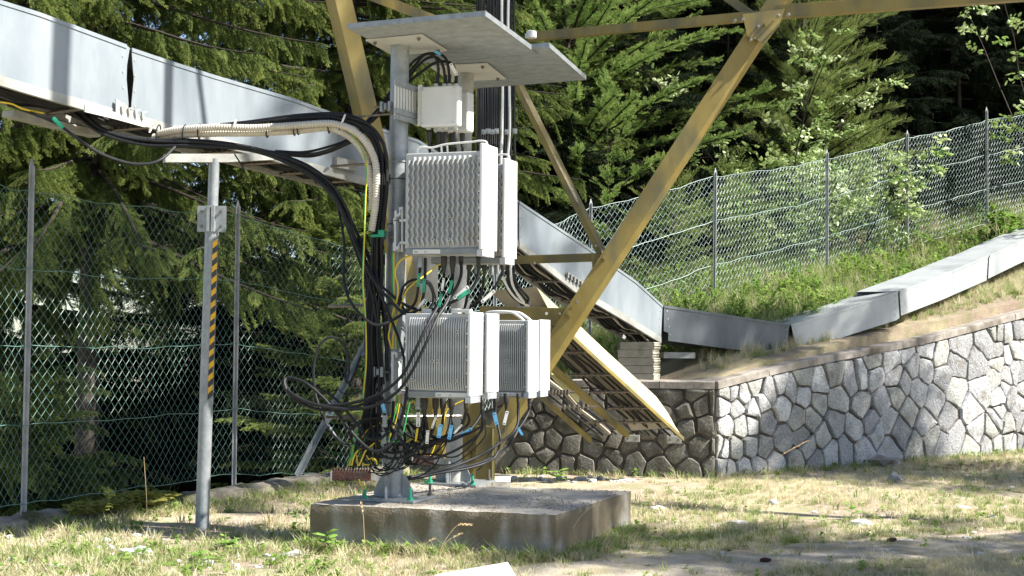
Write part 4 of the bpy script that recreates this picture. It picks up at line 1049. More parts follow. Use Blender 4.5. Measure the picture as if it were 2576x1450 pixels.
for v in (233, 290):
    a0 = W(1094, v, 9.14); mb = MB(); mb.prism([a0, a0 + E1 * .052, a0 + E1 * .052 - EZ * .018, a0 - EZ * .018], E2 * .014); lg = mb.build('lid_lug', M['boxwhite'], jb, bevel=.003)
    for x in (.010, .042):
        mb = MB(); c = a0 + E1 * x - EZ * .009; mb.cyl(c - E2 * .001, c + E2 * .001, .004, 10); mb.build('screw_hole', M['ink'], lg)
jb2 = thing('junction_box', 'second white box tucked behind the small square junction box', 'junction box', W(1085, 330, 9.45))
boxpart('case', 1090, 234, 1178, 334, 9.42, .11, M['boxwhite'], jb2, .012)
for root, Y, us, v in ((jb, 9.22, (1078, 1104, 1120, 1146), 322), (jb2, 9.46, (1112, 1138, 1163), 338)):
    for u in us:
        mb = MB(); p = W(u, v, Y); mb.tube([p + EZ * .012, p - EZ * .012], .016, 8); mb.build('gland', M['boxwhite'], root)
for u in (1097, 1118, 1130, 1147):
    mb = MB(); p = W(u, 217, 9.22); mb.tube([p - EZ * .01, p + EZ * .014], .015, 8); mb.build('gland', M['boxwhite'], jb)
# slotted bracket carrying the junction box
sb = thing('slotted_bracket', 'galvanised slotted bracket between nearer mast and junction box', 'bracket', W(992, 300, 9.02))
A0 = W(993, 201, 9.02); A1 = W(1050, 221, 9.22); B0 = W(992, 299, 9.02); B1 = W(1050, 315, 9.22); dn = (A1 - A0).cross(EZ).normalized()
if dn.y > 0: dn = -dn
for k in range(8):
    t0, t1 = (k + .08) / 8, (k + .62) / 8
    mb = MB(); mb.prism([A0.lerp(A1, t0), A0.lerp(A1, t1), B0.lerp(B1, t1), B0.lerp(B1, t0)], -dn * .006); mb.build('slat', M['boxwhite'], sb)
for z0, z1 in ((0, .14), (.72, .86), (.90, 1.0)):
    mb = MB(); mb.prism([A0.lerp(B0, z0), A1.lerp(B1, z0), A1.lerp(B1, z1), A0.lerp(B0, z1)], dn * .012); mb.build('rail', M['galv'], sb)
mb = MB(); a = W(1051, 214, 9.17); mb.prism([a, a + E1 * .03, a + E1 * .03 - EZ * .265, a - EZ * .265], E2 * .012); mb.build('back_plate', M['boxwhite'], sb, bevel=.002)
# threaded rods and square clamps
def rod(label, u0, v0, Y0, u1, v1, Y1, r=.0085, nut=None):
    a, b = W(u0, v0, Y0), W(u1, v1, Y1); root = thing('threaded_rod', label, 'threaded rod', a)
    mb = MB(); n = 50; mb.tube([a.lerp(b, k / n) for k in range(n + 1)], [r * (1 if k % 2 else .86) for k in range(n + 1)], 8); mb.build('rod', M['steel'], root)
    if nut is not None:
        d = (b - a).normalized(); p = a.lerp(b, nut); mb = MB(); mb.cyl(p - d * .006, p + d * .006, .015, 6); mb.build('nut', M['steel'], root)
    return root
rod('steel rod sticking out left of the nearer mast between the radios', 825, 771, 9.25, 1004, 768, 9.28, .011, .97)
rod('steel rod sticking out left below the lower radio bracket', 818, 1050, 9.3, 1160, 1047, 9.9, .011, .46)
rod('thin steel rod carrying the cable tie left of the junction box', 864, 298, 9.12, 1000, 285, 9.12, .007, .98)
rod('short steel rod touching the duct end bracket by the corrugated conduits', 832, 419, 9.3, 940, 412, 9.15, .009, .96)
def clampblock(label, u, v, Y):
    root = thing('square_clamp', label, 'clamp', W(u, v, Y))
    for k, dx in enumerate((-.028, 0, .028)):
        mb = MB(); mb.box(W(u, v, Y) + E1 * dx, E1 * .009, E2 * .022, EZ * (.032 if k != 1 else .02)); mb.build('jaw', M['galv'] if k != 1 else M['grey'], root, bevel=.0015)
    mb = MB(); p = W(u, v, Y); mb.tube([p - E1 * .09, p + E1 * .07], .006, 8); mb.build('bolt', M['steel'], root)
clampblock('square galvanised clamp on the nearer mast beside the slotted bracket', 972, 269, 9.1)
clampblock('square clamp with a green cap below the end of the conduit', 966, 596, 9.12)
clampblock('square clamp left of the lower radio bracket', 953, 936, 9.12)
mb = MB(); mb.tube([W(933, 594, 9.05), W(952, 593, 9.06)], .010, 8); mb.box(W(960, 588, 9.06), E1 * .02, E2 * .012, EZ * .022); tag(mb.build('rod_cap', M['green'], None), 'translucent green plastic cap on the rod below the conduit', 'cap')
for v in (410, 453, 566, 766, 930):
    c = onmast(nb, ntop, v); mb = MB(); mb.tube([c + Vector((math.cos(a) * .063, math.sin(a) * .063, 0)) for a in [k * math.pi / 12 for k in range(25)]], .0035, 6, False)
    if v in (453,): mb.box(c + Vector((-.075, -.02, 0)), RT * .014, BK * .014, EZ * .03)
    mb.build('mast_band', M['rubber'] if v != 410 else M['galv_dull'], near_mast)

# ================================================================ boots and cables
CABN = {'n': 0}
def cable(pts, r, m, label, group=None, Y=None, mp=None, n=8, cat='cable', name='cable', stripe=None, jig=0, seed=0):
    P_ = []; rd = random.Random(seed)
    for q in pts:
        if isinstance(q, Vector): P_.append(q); continue
        u, v = (mp(q[0], q[1]) if mp else q[:2]); y = q[2] if len(q) > 2 else Y
        P_.append(W(u, v, y + (rd.uniform(-jig, jig) if jig else 0)))
    C = catmull(P_, n); mb = MB(); mb.tube(C, r, 8)
    o = mb.build(name, m, None, True); tag(o, label, cat, group)
    if stripe:
        mb = MB(); mb.tube([p + Vector((-.55 * r, -.55 * r, 0)) for p in C], r * .66, 6); mb.build('stripe', stripe, o, True)
    return o
def boot(u, v, Y, l, r0, r1, parent, m=None, lean=0):
    p = W(u, v, Y); mb = MB(); e = p - EZ * l + RT * lean
    mb.tube([p, p.lerp(e, .04), p.lerp(e, .5), p.lerp(e, .62), p.lerp(e, .66), p.lerp(e, .8), p.lerp(e, .82), e], [r0 * .9, r0, r0 * .93, r0 * .75, r1 * 1.25, r1 * 1.25, r1 * 1.1, r1], 12)
    return mb.build('boot', m or M['rubber'], parent, True)
def connector(u, v, Y, parent):
    p = W(u, v, Y); mb = MB(); mb.cyl(p, p - EZ * .045, .016, 8); mb.cyl(p - EZ * .045, p - EZ * .066, .019, 14); mb.cyl(p + EZ * .006, p, .020, 14); mb.build('metal_connector', M['galv'], parent)
mA = lambda x, y: (691.8 + x * .2602, 566 + y * .2602)
m3 = lambda x, y: (754.7 + x * .2602, 911.9 + y * .2602)
mT = lambda x, y: (817.6 + x * .2777, y * .2777)
m1 = lambda x, y: (x * .3469, y * .3469)
mB = lambda x, y: (817.6 + x * .2602, 251.6 + y * .2602)
K = M['cable']; TH = .0088
def plate_tag(parent, u, v, Y, ang, m, L=34, wd=8, txt=None, name='tag'):
    a = R(ang); x = cam_r * math.cos(a) + cam_u * math.sin(a); y = -cam_r * math.sin(a) + cam_u * math.cos(a); c = W(u, v, Y)
    hl_, hw = px(Y, L / 2), px(Y, wd / 2); poly = []
    for (sx, sy) in ((-1, -1), (1, -1), (1, 1), (-1, 1)):
        for (dx, dy) in (((.0, .3), (.08, 0)) if sx * sy > 0 else ((.08, 0), (.0, .3))):
            poly.append(c + x * (sx * hl_ * (1 - dx)) + y * (sy * hw * (1 - dy)))
    mb = MB(); mb.prism(poly, fwd * .0015); o = mb.build(name, m, parent)
    for s in (-1, 1):
        mb = MB(); mb.box(c + x * (s * hl_ * .78) - fwd * .0004, x * hl_ * .05, y * hw * .55, fwd * .0006); mb.build('tie_slot', M['ink'], o)
    if txt: text(txt, c - x * hl_ * .55 - y * hw * .35 - fwd * .0006, x, y, hw * 1.15, M['ink'], o)
    return o
# --- boots and their cables under the upper radio
g_u = 'black jumper cables under the upper radio'
yb = 8.98
cA1 = cable([(1058, 668, yb), (1054, 700, 8.95), (1050, 740, 8.95), (1040, 768, 9.0), (1010, 792, 8.95), (975, 812, 8.9), (945, 818, 8.9), (915, 800, 8.95), (885, 765, 9.0), (868, 725, 9.05), (864, 680, 9.1), (866, 620, 9.15), (860, 570, 9.2), (850, 520, 9.25)], TH, K, 'black cable hanging in a wide open loop between the two radios', g_u)
connector(1057, 647, yb, cA1); plate_tag(cA1, 1053.5, 705, 8.93, 82, M['green'])
cA2 = cable([(1070, 650, yb), (1069, 700, 8.95), (1065, 745, 8.95), (1052, 778, 8.97), (1020, 790, 9.0), (985, 760, 9.02), (955, 725, 9.05), (930, 690, 9.08), (905, 640, 9.1), (885, 590, 9.15), (866, 540, 9.2)], TH * 1.1, K, 'black cable with a green tag, second from the left under the upper radio', g_u)
plate_tag(cA2, 1066, 719, 8.92, 86, M['green'], txt='S2'); plate_tag(cA2, 1060, 765, 8.93, 50, M['tagw'], 30, 7)
cA3 = cable([(1117, 690, yb), (1114, 730, 8.9), (1104, 765, 8.85), (1085, 800, 8.75), (1062, 845, 8.7), (1038, 895, 8.7), (1015, 940, 8.72), (980, 975, 8.8), (930, 1002, 8.85), (860, 1018, 8.9), (790, 1018, 8.95), (735, 996, 9.0), (716, 968, 9.02), (724, 951, 9.05), (765, 962, 9.0), (812, 1000, 8.95), (860, 1055, 8.9), (905, 1110, 8.85), (945, 1136, 8.8), (985, 1112, 8.8), (1010, 1052, 8.82), (1023, 985, 8.85), (1020, 925, 8.88), (1006, 862, 8.95), (978, 790, 9.05), (940, 700, 9.1), (905, 625, 9.15), (868, 540, 9.2)], TH * 1.1, K, 'black cable crossing the lower left radio and looping far out to the left')
boot(1117, 645, yb, .12, .020, .010, cA3); plate_tag(cA3, 1107, 756, 8.82, 80, M['green']); plate_tag(cA3, 1114, 716, 8.86, 82, M['tagw'], 32, 6)
cA4 = cable([(1139, 690, yb), (1136, 730, 8.9), (1122, 765, 8.83), (1100, 800, 8.75), (1078, 850, 8.68), (1052, 905, 8.68), (1030, 945, 8.7), (1000, 985, 8.75), (950, 1018, 8.8), (890, 1030, 8.85), (820, 1024, 8.9), (765, 1008, 8.95), (728, 985, 9.0), (716, 962, 9.05)], TH * 1.1, K, 'second black cable crossing the lower left radio towards the side loops')
boot(1139, 645, yb, .12, .020, .011, cA4); plate_tag(cA4, 1133, 722, 8.85, 74, M['green']); 
cA5 = cable([(1160, 650, yb), (1160, 690, 8.95), (1150, 720, 8.92), (1130, 752, 8.95), (1108, 790, 9.1), (1085, 820, 9.25)], TH * 1.15, K, 'taped black cable right of the green tags under the upper radio', g_u)
boot(1160, 644, yb, .06, .016, .012, cA5)
cA6 = cable([(1204, 650, yb), (1203, 690, 9.0), (1190, 722, 9.0), (1165, 745, 8.98), (1135, 762, 8.98), (1100, 776, 9.0), (1055, 780, 9.02), (1015, 765, 9.05), (980, 738, 9.07), (945, 705, 9.1), (915, 660, 9.12), (890, 590, 9.15), (862, 530, 9.2)], TH * 1.1, K, 'long black cable sweeping left in front of the mast with a slanted green tag', g_u)
boot(1204, 646, yb, .07, .016, .012, cA6); plate_tag(cA6, 1166, 741, 8.93, 33, M['green'], 38, 10, 'S3'); plate_tag(cA6, 1160, 736, 8.95, 38, M['tagw'], 48, 9)
for k, (u, Yb, tgt, lb) in enumerate(((1180, 9.35, [(1178, 700, 9.4), (1176, 740, 9.5), (1166, 790, 9.6)], 'hanging behind the slanted green tag'), (1219, 9.35, [(1218, 690, 9.35), (1210, 740, 9.4), (1188, 768, 9.5), (1150, 785, 9.6)], 'under the right end of the upper radios'), (1265, 9.4, [(1262, 690, 9.4), (1240, 730, 9.4), (1218, 752, 9.45), (1180, 775, 9.5)], 'with a slanted white tag, rightmost under the upper radios'))):
    c_ = cable([(u, 660, Yb)] + tgt, TH * 1.05, K, 'black taped cable ' + lb, g_u); boot(u, 654, Yb, .11, .019, .010, c_)
    if k == 2: plate_tag(c_, 1228, 746, 9.35, 42, M['tagw'], 44, 9)
for (u, v, Y) in ((1127, 668, 9.36), (1200, 664, 9.36), (1238, 668, 9.4), (1252, 664, 9.4)): connector(u, v, Y, ru2)
plate_tag(cA5, 1179, 765, 9.4, 72, M['tagw'], 30, 7)
# --- lower radios
g_l = 'black jumper cables under the lower radios'
def lowc(pts, u, v, Y, label, r=TH, big=True, mp=m3):
    c_ = cable([(u, v + 12, Y)] + [(*mp(x, y), yy) for x, y, yy in pts], r, K, label, g_l); boot(u, v, Y, .11 if big else .07, .022 if big else .015, .011, c_); return c_
c_ = lowc([(1205, 480, 8.92), (1225, 600, 8.95), (1235, 720, 9.0), (1215, 850, 9.05), (1150, 912, 9.08), (1075, 890, 9.1), (1030, 800, 9.1), (1005, 690, 9.12)], 1068, 1002, 8.92, 'black cable under the lower left radio curling back beside the mast')
plate_tag(c_, 1075, 1100, 8.95, 86, M['tagw'], 34, 8)
c_ = lowc([(1310, 480, 8.95), (1300, 580, 8.98), (1270, 690, 9.0), (1200, 770, 9.0), (1100, 870, 8.95), (960, 925, 8.95), (830, 920, 9.0), (760, 860, 9.05)], 1096, 1002, 8.94, 'black cable wrapping across the front of the nearer mast low down')
plate_tag(c_, 1092, 1062, 8.93, 70, M['tagw'], 34, 6)
c_ = lowc([(1385, 480, 8.98), (1375, 600, 9.0), (1345, 700, 9.05), (1290, 800, 9.1), (1150, 840, 9.1)], 1114, 1000, 8.98, 'black cable third from the left under the lower left radio')
plate_tag(c_, 1106, 1085, 8.97, 80, M['blue'], 34, 10)
c_ = lowc([(1465, 500, 8.98), (1462, 600, 8.98), (1430, 740, 9.0), (1380, 860, 9.05), (1300, 1000, 9.1), (1200, 1080, 9.1), (1100, 1120, 9.1)], 1136, 1001, 8.97, 'thin black cable with a blue tag under the lower left radio', .0042)
plate_tag(c_, 1133, 1088, 8.95, 78, M['blue'], 36, 9, 'S1')
c_ = lowc([(1605, 480, 8.98), (1560, 610, 9.0), (1480, 695, 9.0), (1390, 745, 9.02), (1290, 770, 9.05), (1180, 760, 9.1), (1090, 700, 9.12), (1030, 610, 9.15)], 1172, 1003, 8.98, 'black cable sagging in a bow from the right end of the lower left radio', TH * 1.1, False)
plate_tag(c_, 1152, 1080, 8.96, 48, M['tagw'], 30, 5)
c_ = lowc([(1750, 500, 9.2), (1680, 610, 9.15), (1600, 690, 9.1), (1490, 745, 9.1), (1400, 762, 9.12), (1280, 720, 9.15), (1120, 640, 9.2), (1030, 560, 9.25)], 1213, 1006, 9.22, 'black cable with a slanted blue tag sagging across the farther mast', TH * 1.1, False)
plate_tag(c_, 1171, 1090, 9.05, 33, M['blue'], 36, 11, 'S1 21')
c_ = lowc([(1890, 480, 10.0), (1915, 620, 9.95), (1938, 740, 9.9), (1915, 850, 9.9), (1870, 930, 9.85), (1760, 985, 9.8), (1600, 1030, 9.7), (1400, 1062, 9.6), (1200, 1100, 9.45), (1020, 1130, 9.35)], 1246, 990, 10.0, 'black cable with a blue tag, leftmost under the handled radio')
plate_tag(c_, 1247, 1056, 9.95, 104, M['blue'], 36, 9, 'S3')
c_ = lowc([(1990, 470, 10.0), (1985, 600, 9.98), (1930, 730, 9.95), (1860, 850, 9.9), (1780, 980, 9.85), (1700, 1060, 9.8)], 1274, 990, 10.0, 'thin black cable with a white tag under the handled radio', .0042)
plate_tag(c_, 1272, 1052, 9.97, 76, M['tagw'], 36, 8)
c_ = lowc([(2110, 480, 10.0), (2105, 590, 9.97), (2060, 680, 9.93), (1960, 760, 9.9), (1850, 835, 9.85), (1700, 920, 9.8), (1500, 1000, 9.7), (1300, 1058, 9.55), (1120, 1100, 9.4), (1010, 1118, 9.35)], 1304, 990, 10.0, 'thick black cable sweeping from the handled radio down to the nearer mast', TH * 1.15, False)
plate_tag(c_, 1309, 1086, 9.93, 120, M['blue'], 22, 6)
lowc([(2215, 470, 10.1), (2170, 560, 10.05), (2110, 650, 10.0), (2060, 740, 9.95), (1990, 830, 9.95), (1890, 905, 9.9), (1720, 975, 9.8), (1520, 1025, 9.7), (1320, 1078, 9.55), (1100, 1125, 9.4), (1010, 1135, 9.35)], 1332, 1002, 10.1, 'black cable from the rearmost radio sweeping down to the nearer mast', TH, False)
cw = cable([(*m3(1145, 420), 8.92), (*m3(1140, 600), 8.92), (*m3(1120, 740), 8.98), (*m3(1060, 900), 9.0), (*m3(960, 1010), 9.0), (*m3(860, 1030), 9.0), (*m3(820, 980), 9.05)], .0045, K, 'thin black cable with a white tag marked S2, leftmost under the lower radio')
connector(1052, 1003, 8.93, cw); plate_tag(cw, 1052, 1056, 8.9, -90, M['tagw'], 36, 10, 'S2 21 PWR')
mb = MB(); mb.tube([W(*m3(1136, 640), 8.91), W(*m3(1118, 760), 8.97)], .007, 8); mb.build('yellow_sleeve', M['cyel'], cw, True)
# --- loops out to the left
cable([(880, 1122, 8.9), (852, 1107, 8.92), (826, 1078, 8.95), (805, 1030, 8.97), (792, 985, 9.0), (789, 935, 9.0), (797, 884, 9.0), (818, 854, 9.0), (845, 851, 9.0), (868, 876, 9.0), (878, 925, 9.0), (871, 958, 9.02), (868, 945, 9.05)], TH * .95, K, 'black cable bent into the tall upright loop in front of the fence')
cable([(958, 1000, 9.05), (930, 1010, 9.0), (870, 1030, 8.95), (800, 1030, 8.95), (745, 1008, 9.0), (718, 980, 9.05), (722, 958, 9.1), (750, 955, 9.08), (800, 975, 9.05), (850, 1010, 9.0), (900, 1070, 8.98), (930, 1105, 8.96), (965, 1098, 8.96), (985, 1060, 9.0), (990, 1010, 9.05)], TH, K, 'black cable in the flat side loop farthest to the left')
cable([(*m3(455, 0), 9.1), (*m3(440, 100), 9.1), (*m3(445, 185), 9.08), (*m3(490, 180), 9.06), (*m3(540, 60), 9.05), (*m3(590, -60), 9.1)], TH * .9, K, 'short black cable bight in front of the bright fence brace')
cable([(826, 1070, 8.96), (845, 1100, 8.95), (870, 1118, 8.95), (882, 1121, 8.95)], TH * 1.05, M['galv'], 'grey sleeved cable end poking out at the lower left')
# --- the trunk of cables from the duct
def bundle(base, n, sp, r, label, group, seed, Y=None, mp=None, mats=None, frac=(0, 1)):
    rd = random.Random(seed)
    for k in range(n):
        ox, oy, oz = rd.uniform(-1, 1), rd.uniform(-1, 1), rd.uniform(-1, 1); pts = []; phs = rd.uniform(0, 6)
        for i, q in enumerate(base):
            u, v = mp(q[0], q[1]) if mp else q[:2]; y = q[2] if len(q) > 2 else Y; s_ = q[3] if len(q) > 3 else 1
            p = W(u, v, y); j = .45 * math.sin(i * 1.3 + phs)
            pts.append(p + cam_r * px(y, sp * s_ * (ox + .3 * j)) + cam_u * px(y, sp * s_ * (oy * .8 + .3 * j)) + fwd * px(y, sp * s_ * oz))
        rr_ = r * rd.uniform(.8, 1.15); cable(pts, rr_, (mats[k % len(mats)] if mats else K), label, group, n=6)
bundle([(150, 240, 9.2, .6), (215, 300, 9.15), (262, 332, 9.1), (330, 352, 9.1), (400, 361, 9.1), (490, 362, 9.1, .9), (590, 370, 9.15, .8), (680, 388, 9.2, .8), (760, 420, 9.2), (820, 462, 9.2, .9), (856, 510, 9.2, .8), (885, 575, 9.2), (915, 640, 9.2, 1.3), (938, 700, 9.15, 1.2), (955, 780, 9.15, 1.3), (962, 870, 9.15, 1.2), (965, 960, 9.15, 1.4)], 11, 12, .0088, 'black cable in the bundle hanging from the duct and curving down at the mast', 'black cables in the sagging bundle from the duct', 21)
bundle([(560, 318, 9.3, .5), (640, 312, 9.2, .7), (740, 303, 9.15), (830, 297, 9.12), (872, 300, 9.1), (918, 318, 9.1), (945, 350, 9.1), (958, 385, 9.1), (963, 430, 9.1), (963, 480, 9.1), (955, 550, 9.1), (948, 610, 9.1), (946, 690, 9.15, 1.2), (940, 770, 9.15, 1.3), (938, 850, 9.15, 1.3), (940, 930, 9.15, 1.4), (936, 1010, 9.15, 1.5), (930, 1080, 9.15, 1.7), (930, 1140, 9.2, 2.2)], 16, 13, .0085, 'black cable in the thick upright bundle left of the nearer mast', 'black cables in the upright bundle beside the mast', 22)
bundle([(905, 600, 9.2, 1), (925, 680, 9.2, 1.2), (935, 780, 9.2), (932, 880, 9.2), (935, 980, 9.2, 1.2), (925, 1070, 9.2, 1.6), (905, 1130, 9.25, 1.6), (893, 1172, 9.3, 1)], 11, 16, .0055, 'thin black cable running down beside the upright bundle', 'thin black cables beside the mast', 23)
bundle([(940, 1080, 9.1, 1), (925, 1120, 9.1, 1.2), (925, 1160, 9.12, 1.2), (950, 1188, 9.12), (985, 1180, 9.05), (1005, 1150, 9.05, 1.2)], 5, 11, .0042, 'thin black cable curling round the foot of the mast', 'thin black cables round the mast foot', 24)
bundle([(1010, 750, 9.1, 1), (1020, 720, 9.12), (1050, 705, 9.15), (1082, 715, 9.2), (1094, 750, 9.25), (1080, 785, 9.2), (1045, 795, 9.15), (1016, 780, 9.1), (1008, 745, 9.1)], 6, 7, .0040, 'thin black cable coiled behind the green tags', 'coil of thin black cable between the radios', 25)
# feeders of the junction boxes
for k, pts in enumerate((
    [(1020, 770), (1027, 640), (1010, 540), (960, 492), (890, 500), (800, 560), (740, 640), (640, 760), (560, 880), (470, 1000), (380, 1100)],
    [(1090, 770), (1078, 640), (1050, 560), (1000, 520), (920, 532), (830, 610), (760, 700), (640, 820), (560, 930), (480, 1030)],
    [(1128, 770), (1122, 650), (1100, 545), (1050, 496), (990, 484), (900, 500), (810, 600), (740, 690)],
    [(1190, 775), (1186, 690), (1160, 592), (1100, 560), (1000, 570), (880, 650), (770, 735), (640, 860), (540, 980), (450, 1080), (330, 1180), (200, 1290), (0, 1370), (-180, 1400), (-420, 1385), (-700, 1340)])):
    Ys = [9.22, 9.2, 9.2, 9.22, 9.26, 9.32, 9.36, 9.36, 9.34, 9.32, 9.3, 9.28, 9.25, 9.25, 9.3, 9.35]
    o = cable([(*mT(x, y), Ys[min(i, 15)]) for i, (x, y) in enumerate(pts)], TH * 1.05, K, ['black cable arching from the top of the junction box, leftmost', 'black cable arching from the box top, second from the left', 'black cable arching from the box top under a blue tag', 'black cable from the right end of the box top running down to the duct'][k])
    boot(*mT(pts[0][0], pts[0][1] - 90), 9.22, .055, .013, .010, o)
    if k == 2: plate_tag(o, *mT(1020, 480), 9.2, -30, M['blue'], 20, 7)
    if k == 3: plate_tag(o, *mT(1165, 630), 9.15, -62, M['tagw'], 34, 9)
for k, pts in enumerate(([(500, 1010), (420, 1090), (330, 1170), (200, 1270), (0, 1340), (-200, 1380), (-450, 1370)], [(420, 1100), (300, 1250), (150, 1330), (0, 1390), (-160, 1420), (-400, 1400)])):
    cable([(*mT(x, y), 9.3) for x, y in pts], TH, K, 'black cable joining the duct bundle from the upper right', 'black cables joining the duct bundle')
g_b = 'black boots and cables under the junction box'
for u, Y in ((1080, 9.22), (1105, 9.25), (1120, 9.22), (1146, 9.22), (1163, 9.46), (1138, 9.46), (1112, 9.46)):
    o = cable([(u, 345, Y), (u + 1, 380, Y + .05), (u + 2, 410, Y + .2), (u, 450, Y + .3)], TH, K, 'black cable hanging from the underside of the junction box', g_b); boot(u, 332, Y, .10, .019, .010, o)
# conduits
def conduit(pts, label, seed):
    C = catmull([W(*p) for p in pts], 60); L_ = 0; out = [C[0]]; step = .0055; acc = 0
    for a, b in zip(C[:-1], C[1:]):
        d = (b - a).length
        while acc + d >= step:
            a = a.lerp(b, (step - acc) / d); out.append(a.copy()); d = (b - a).length; acc = 0
        acc += d
    mb = MB(); mb.tube(out, [.0235 if k % 3 else .0195 for k in range(len(out))], 14); return tag(mb.build('corrugated_conduit', M['conduit'], None, True), label, 'conduit', 'cream corrugated conduits')
cd1 = conduit([(395, 338, 9.15), (450, 327, 9.1), (540, 321, 9.05), (640, 322, 9.05), (740, 316, 9.05), (818, 311, 9.05), (853, 315, 9.05), (885, 327, 9.03), (915, 352, 9.03), (936, 385, 9.03), (946, 420, 9.03), (947, 470, 9.03), (944, 520, 9.03), (938, 560, 9.03), (934, 582, 9.03)], 'upper of two cream corrugated conduits, ending beside the nearer mast', 1)
cd2 = conduit([(385, 346, 9.2), (450, 340, 9.14), (540, 336, 9.1), (640, 335, 9.1), (740, 330, 9.1), (818, 322, 9.1), (848, 328, 9.08), (880, 345, 9.08), (905, 370, 9.08), (922, 400, 9.08), (932, 440, 9.08), (936, 480, 9.08), (936, 530, 9.08)], 'lower of two cream corrugated conduits, on the inside of the bend', 2)
for (u, v, a_) in ((396, 332, 80), (462, 332, 80), (500, 330, 85), (672, 327, 85), (740, 322, 88), (750, 320, 88), (826, 316, 92), (858, 318, 70), (941, 412, 10), (938, 552, 5)):
    c = W(u, v, 9.08); x = cam_r * math.cos(R(a_)) + cam_u * math.sin(R(a_)); mb = MB()
    n_ = fwd; mb.tube([c + x * (.047 * math.cos(t_)) - n_ * (.050 * math.sin(t_)) + n_ * .02 for t_ in [k * math.pi / 8 for k in range(17)]], .0042, 6, False)
    tag(mb.build('cable_tie', K, None), 'black cable tie wrapped round the corrugated conduits', 'cable tie', 'black ties on the corrugated conduits')
for (u, v) in ((380, 322), (590, 314), (864, 300)):
    c = W(u, v, 9.04); mb = MB(); mb.tube([c + cam_u * (.030 * math.cos(t_)) - fwd * (.02 * math.sin(t_)) + cam_r * .012 * math.cos(t_) for t_ in [k * math.pi / 8 for k in range(17)]], .004, 6, False)
    tag(mb.build('cable_tie', M['tagw'], None), 'white cable tie holding the black cables to the thin rod', 'cable tie', 'white ties on the thin rod')
cable([(20, 265, 8.75), (75, 283, 8.7), (140, 310, 8.7), (190, 345, 8.72), (250, 385, 8.78), (320, 410, 8.85), (375, 412, 8.9), (410, 398, 8.95), (440, 370, 9.05)], TH * 1.1, K, 'single black cable hanging in a low bow under the duct at the left')
cg = cable([(134, 298, 8.68), (158, 322, 8.68)], .014, M['green'], 'green marker sleeve on the cable bow under the duct', cat='sleeve', name='cable_sleeve')
cable([(0, 257, 8.6), (30, 262, 8.62), (60, 275, 8.65), (110, 285, 8.8)], .006, M['cyel'], 'yellow cable just under the duct at the left edge')
cable([(590, 388, 9.3), (610, 420, 9.3), (622, 448, 9.3)], .005, K, 'thin black strap end dangling under the duct')
# vertical feeders in the tower
rd = random.Random(8)
for k in range(17):
    u = 1204 + k * 5.6 + rd.uniform(-1.5, 1.5); wht = k in (11, 14)
    pts = [(u + rd.uniform(-6, 2), -90, 11.35), (u + rd.uniform(-4, 1), 60, 11.4), (u, 200, 11.45), (u + rd.uniform(-2, 2), 330, 11.45), (u + rd.uniform(-5, 5), 430, 11.4), (u + rd.uniform(-8, 8), 560, 11.3), (u + rd.uniform(-9, 9), 660, 11.3)]
    if k >= 10: pts += [(u + 8, 715, 11.35), (u + 30 + 3 * k % 7, 752, 11.4), (1312 + (k % 4) * 6, 768, 11.45)]
    cable(pts, rd.choice([.009, .011, .013]), M['tagw'] if wht else K, 'white feeder cable running down inside the tower' if wht else 'black feeder cable running down inside the tower', 'white feeder cables in the tower' if wht else 'black feeder cables in the tower')
for k in range(7):
    u = 1183 + [0, 34, 45, 56, 66, 92, 112][k]; mb = MB(); c = W(u, 331 + (k % 2) * 2, 11.38); mb.box(c, RT * .018, BK * .02, EZ * .020); mb.cyl(c - BK * .026, c - BK * .02, .008, 8)
    tag(mb.build('feeder_clamp', M['galv'], None, bevel=.002), 'small metal clamp on the feeder cables beside the junction box', 'clamp', 'row of clamps on the feeders')
mb = MB(); mb.box(W(1208, 180, 11.55), RT * .035, BK * .02, EZ * 1.2); mb.build('feeder_ladder', yl, tower)
for k in range(3):
    c = W(1306 + k * 11, 765, 11.5); mb = MB(); mb.box(c, RT * .014, BK * .02, EZ * .03); mb.cyl(c + EZ * .03, c + EZ * .06, .006, 8); mb.cyl(c + EZ * .052, c + EZ * .06, .011, 6)
    tag(mb.build('feeder_clamp', M['galv'], None), 'metal clamp standing on the yellow tie plate behind the handles', 'clamp', 'clamps on the yellow tie plate')
mb = MB(); c = W(1337, 88, 12.3); mb.tube([c - EZ * .03, c - EZ * .028, c + EZ * .025, c + EZ * .032], [.035, .045, .045, .036], 20); mb.tube([c - RT * .05 - EZ * .03, c - RT * .05 + EZ * .01], .007, 8)
tag(mb.build('antenna_puck', M['white'], None, True), 'white round antenna puck on the end of the yellow beam', 'antenna')

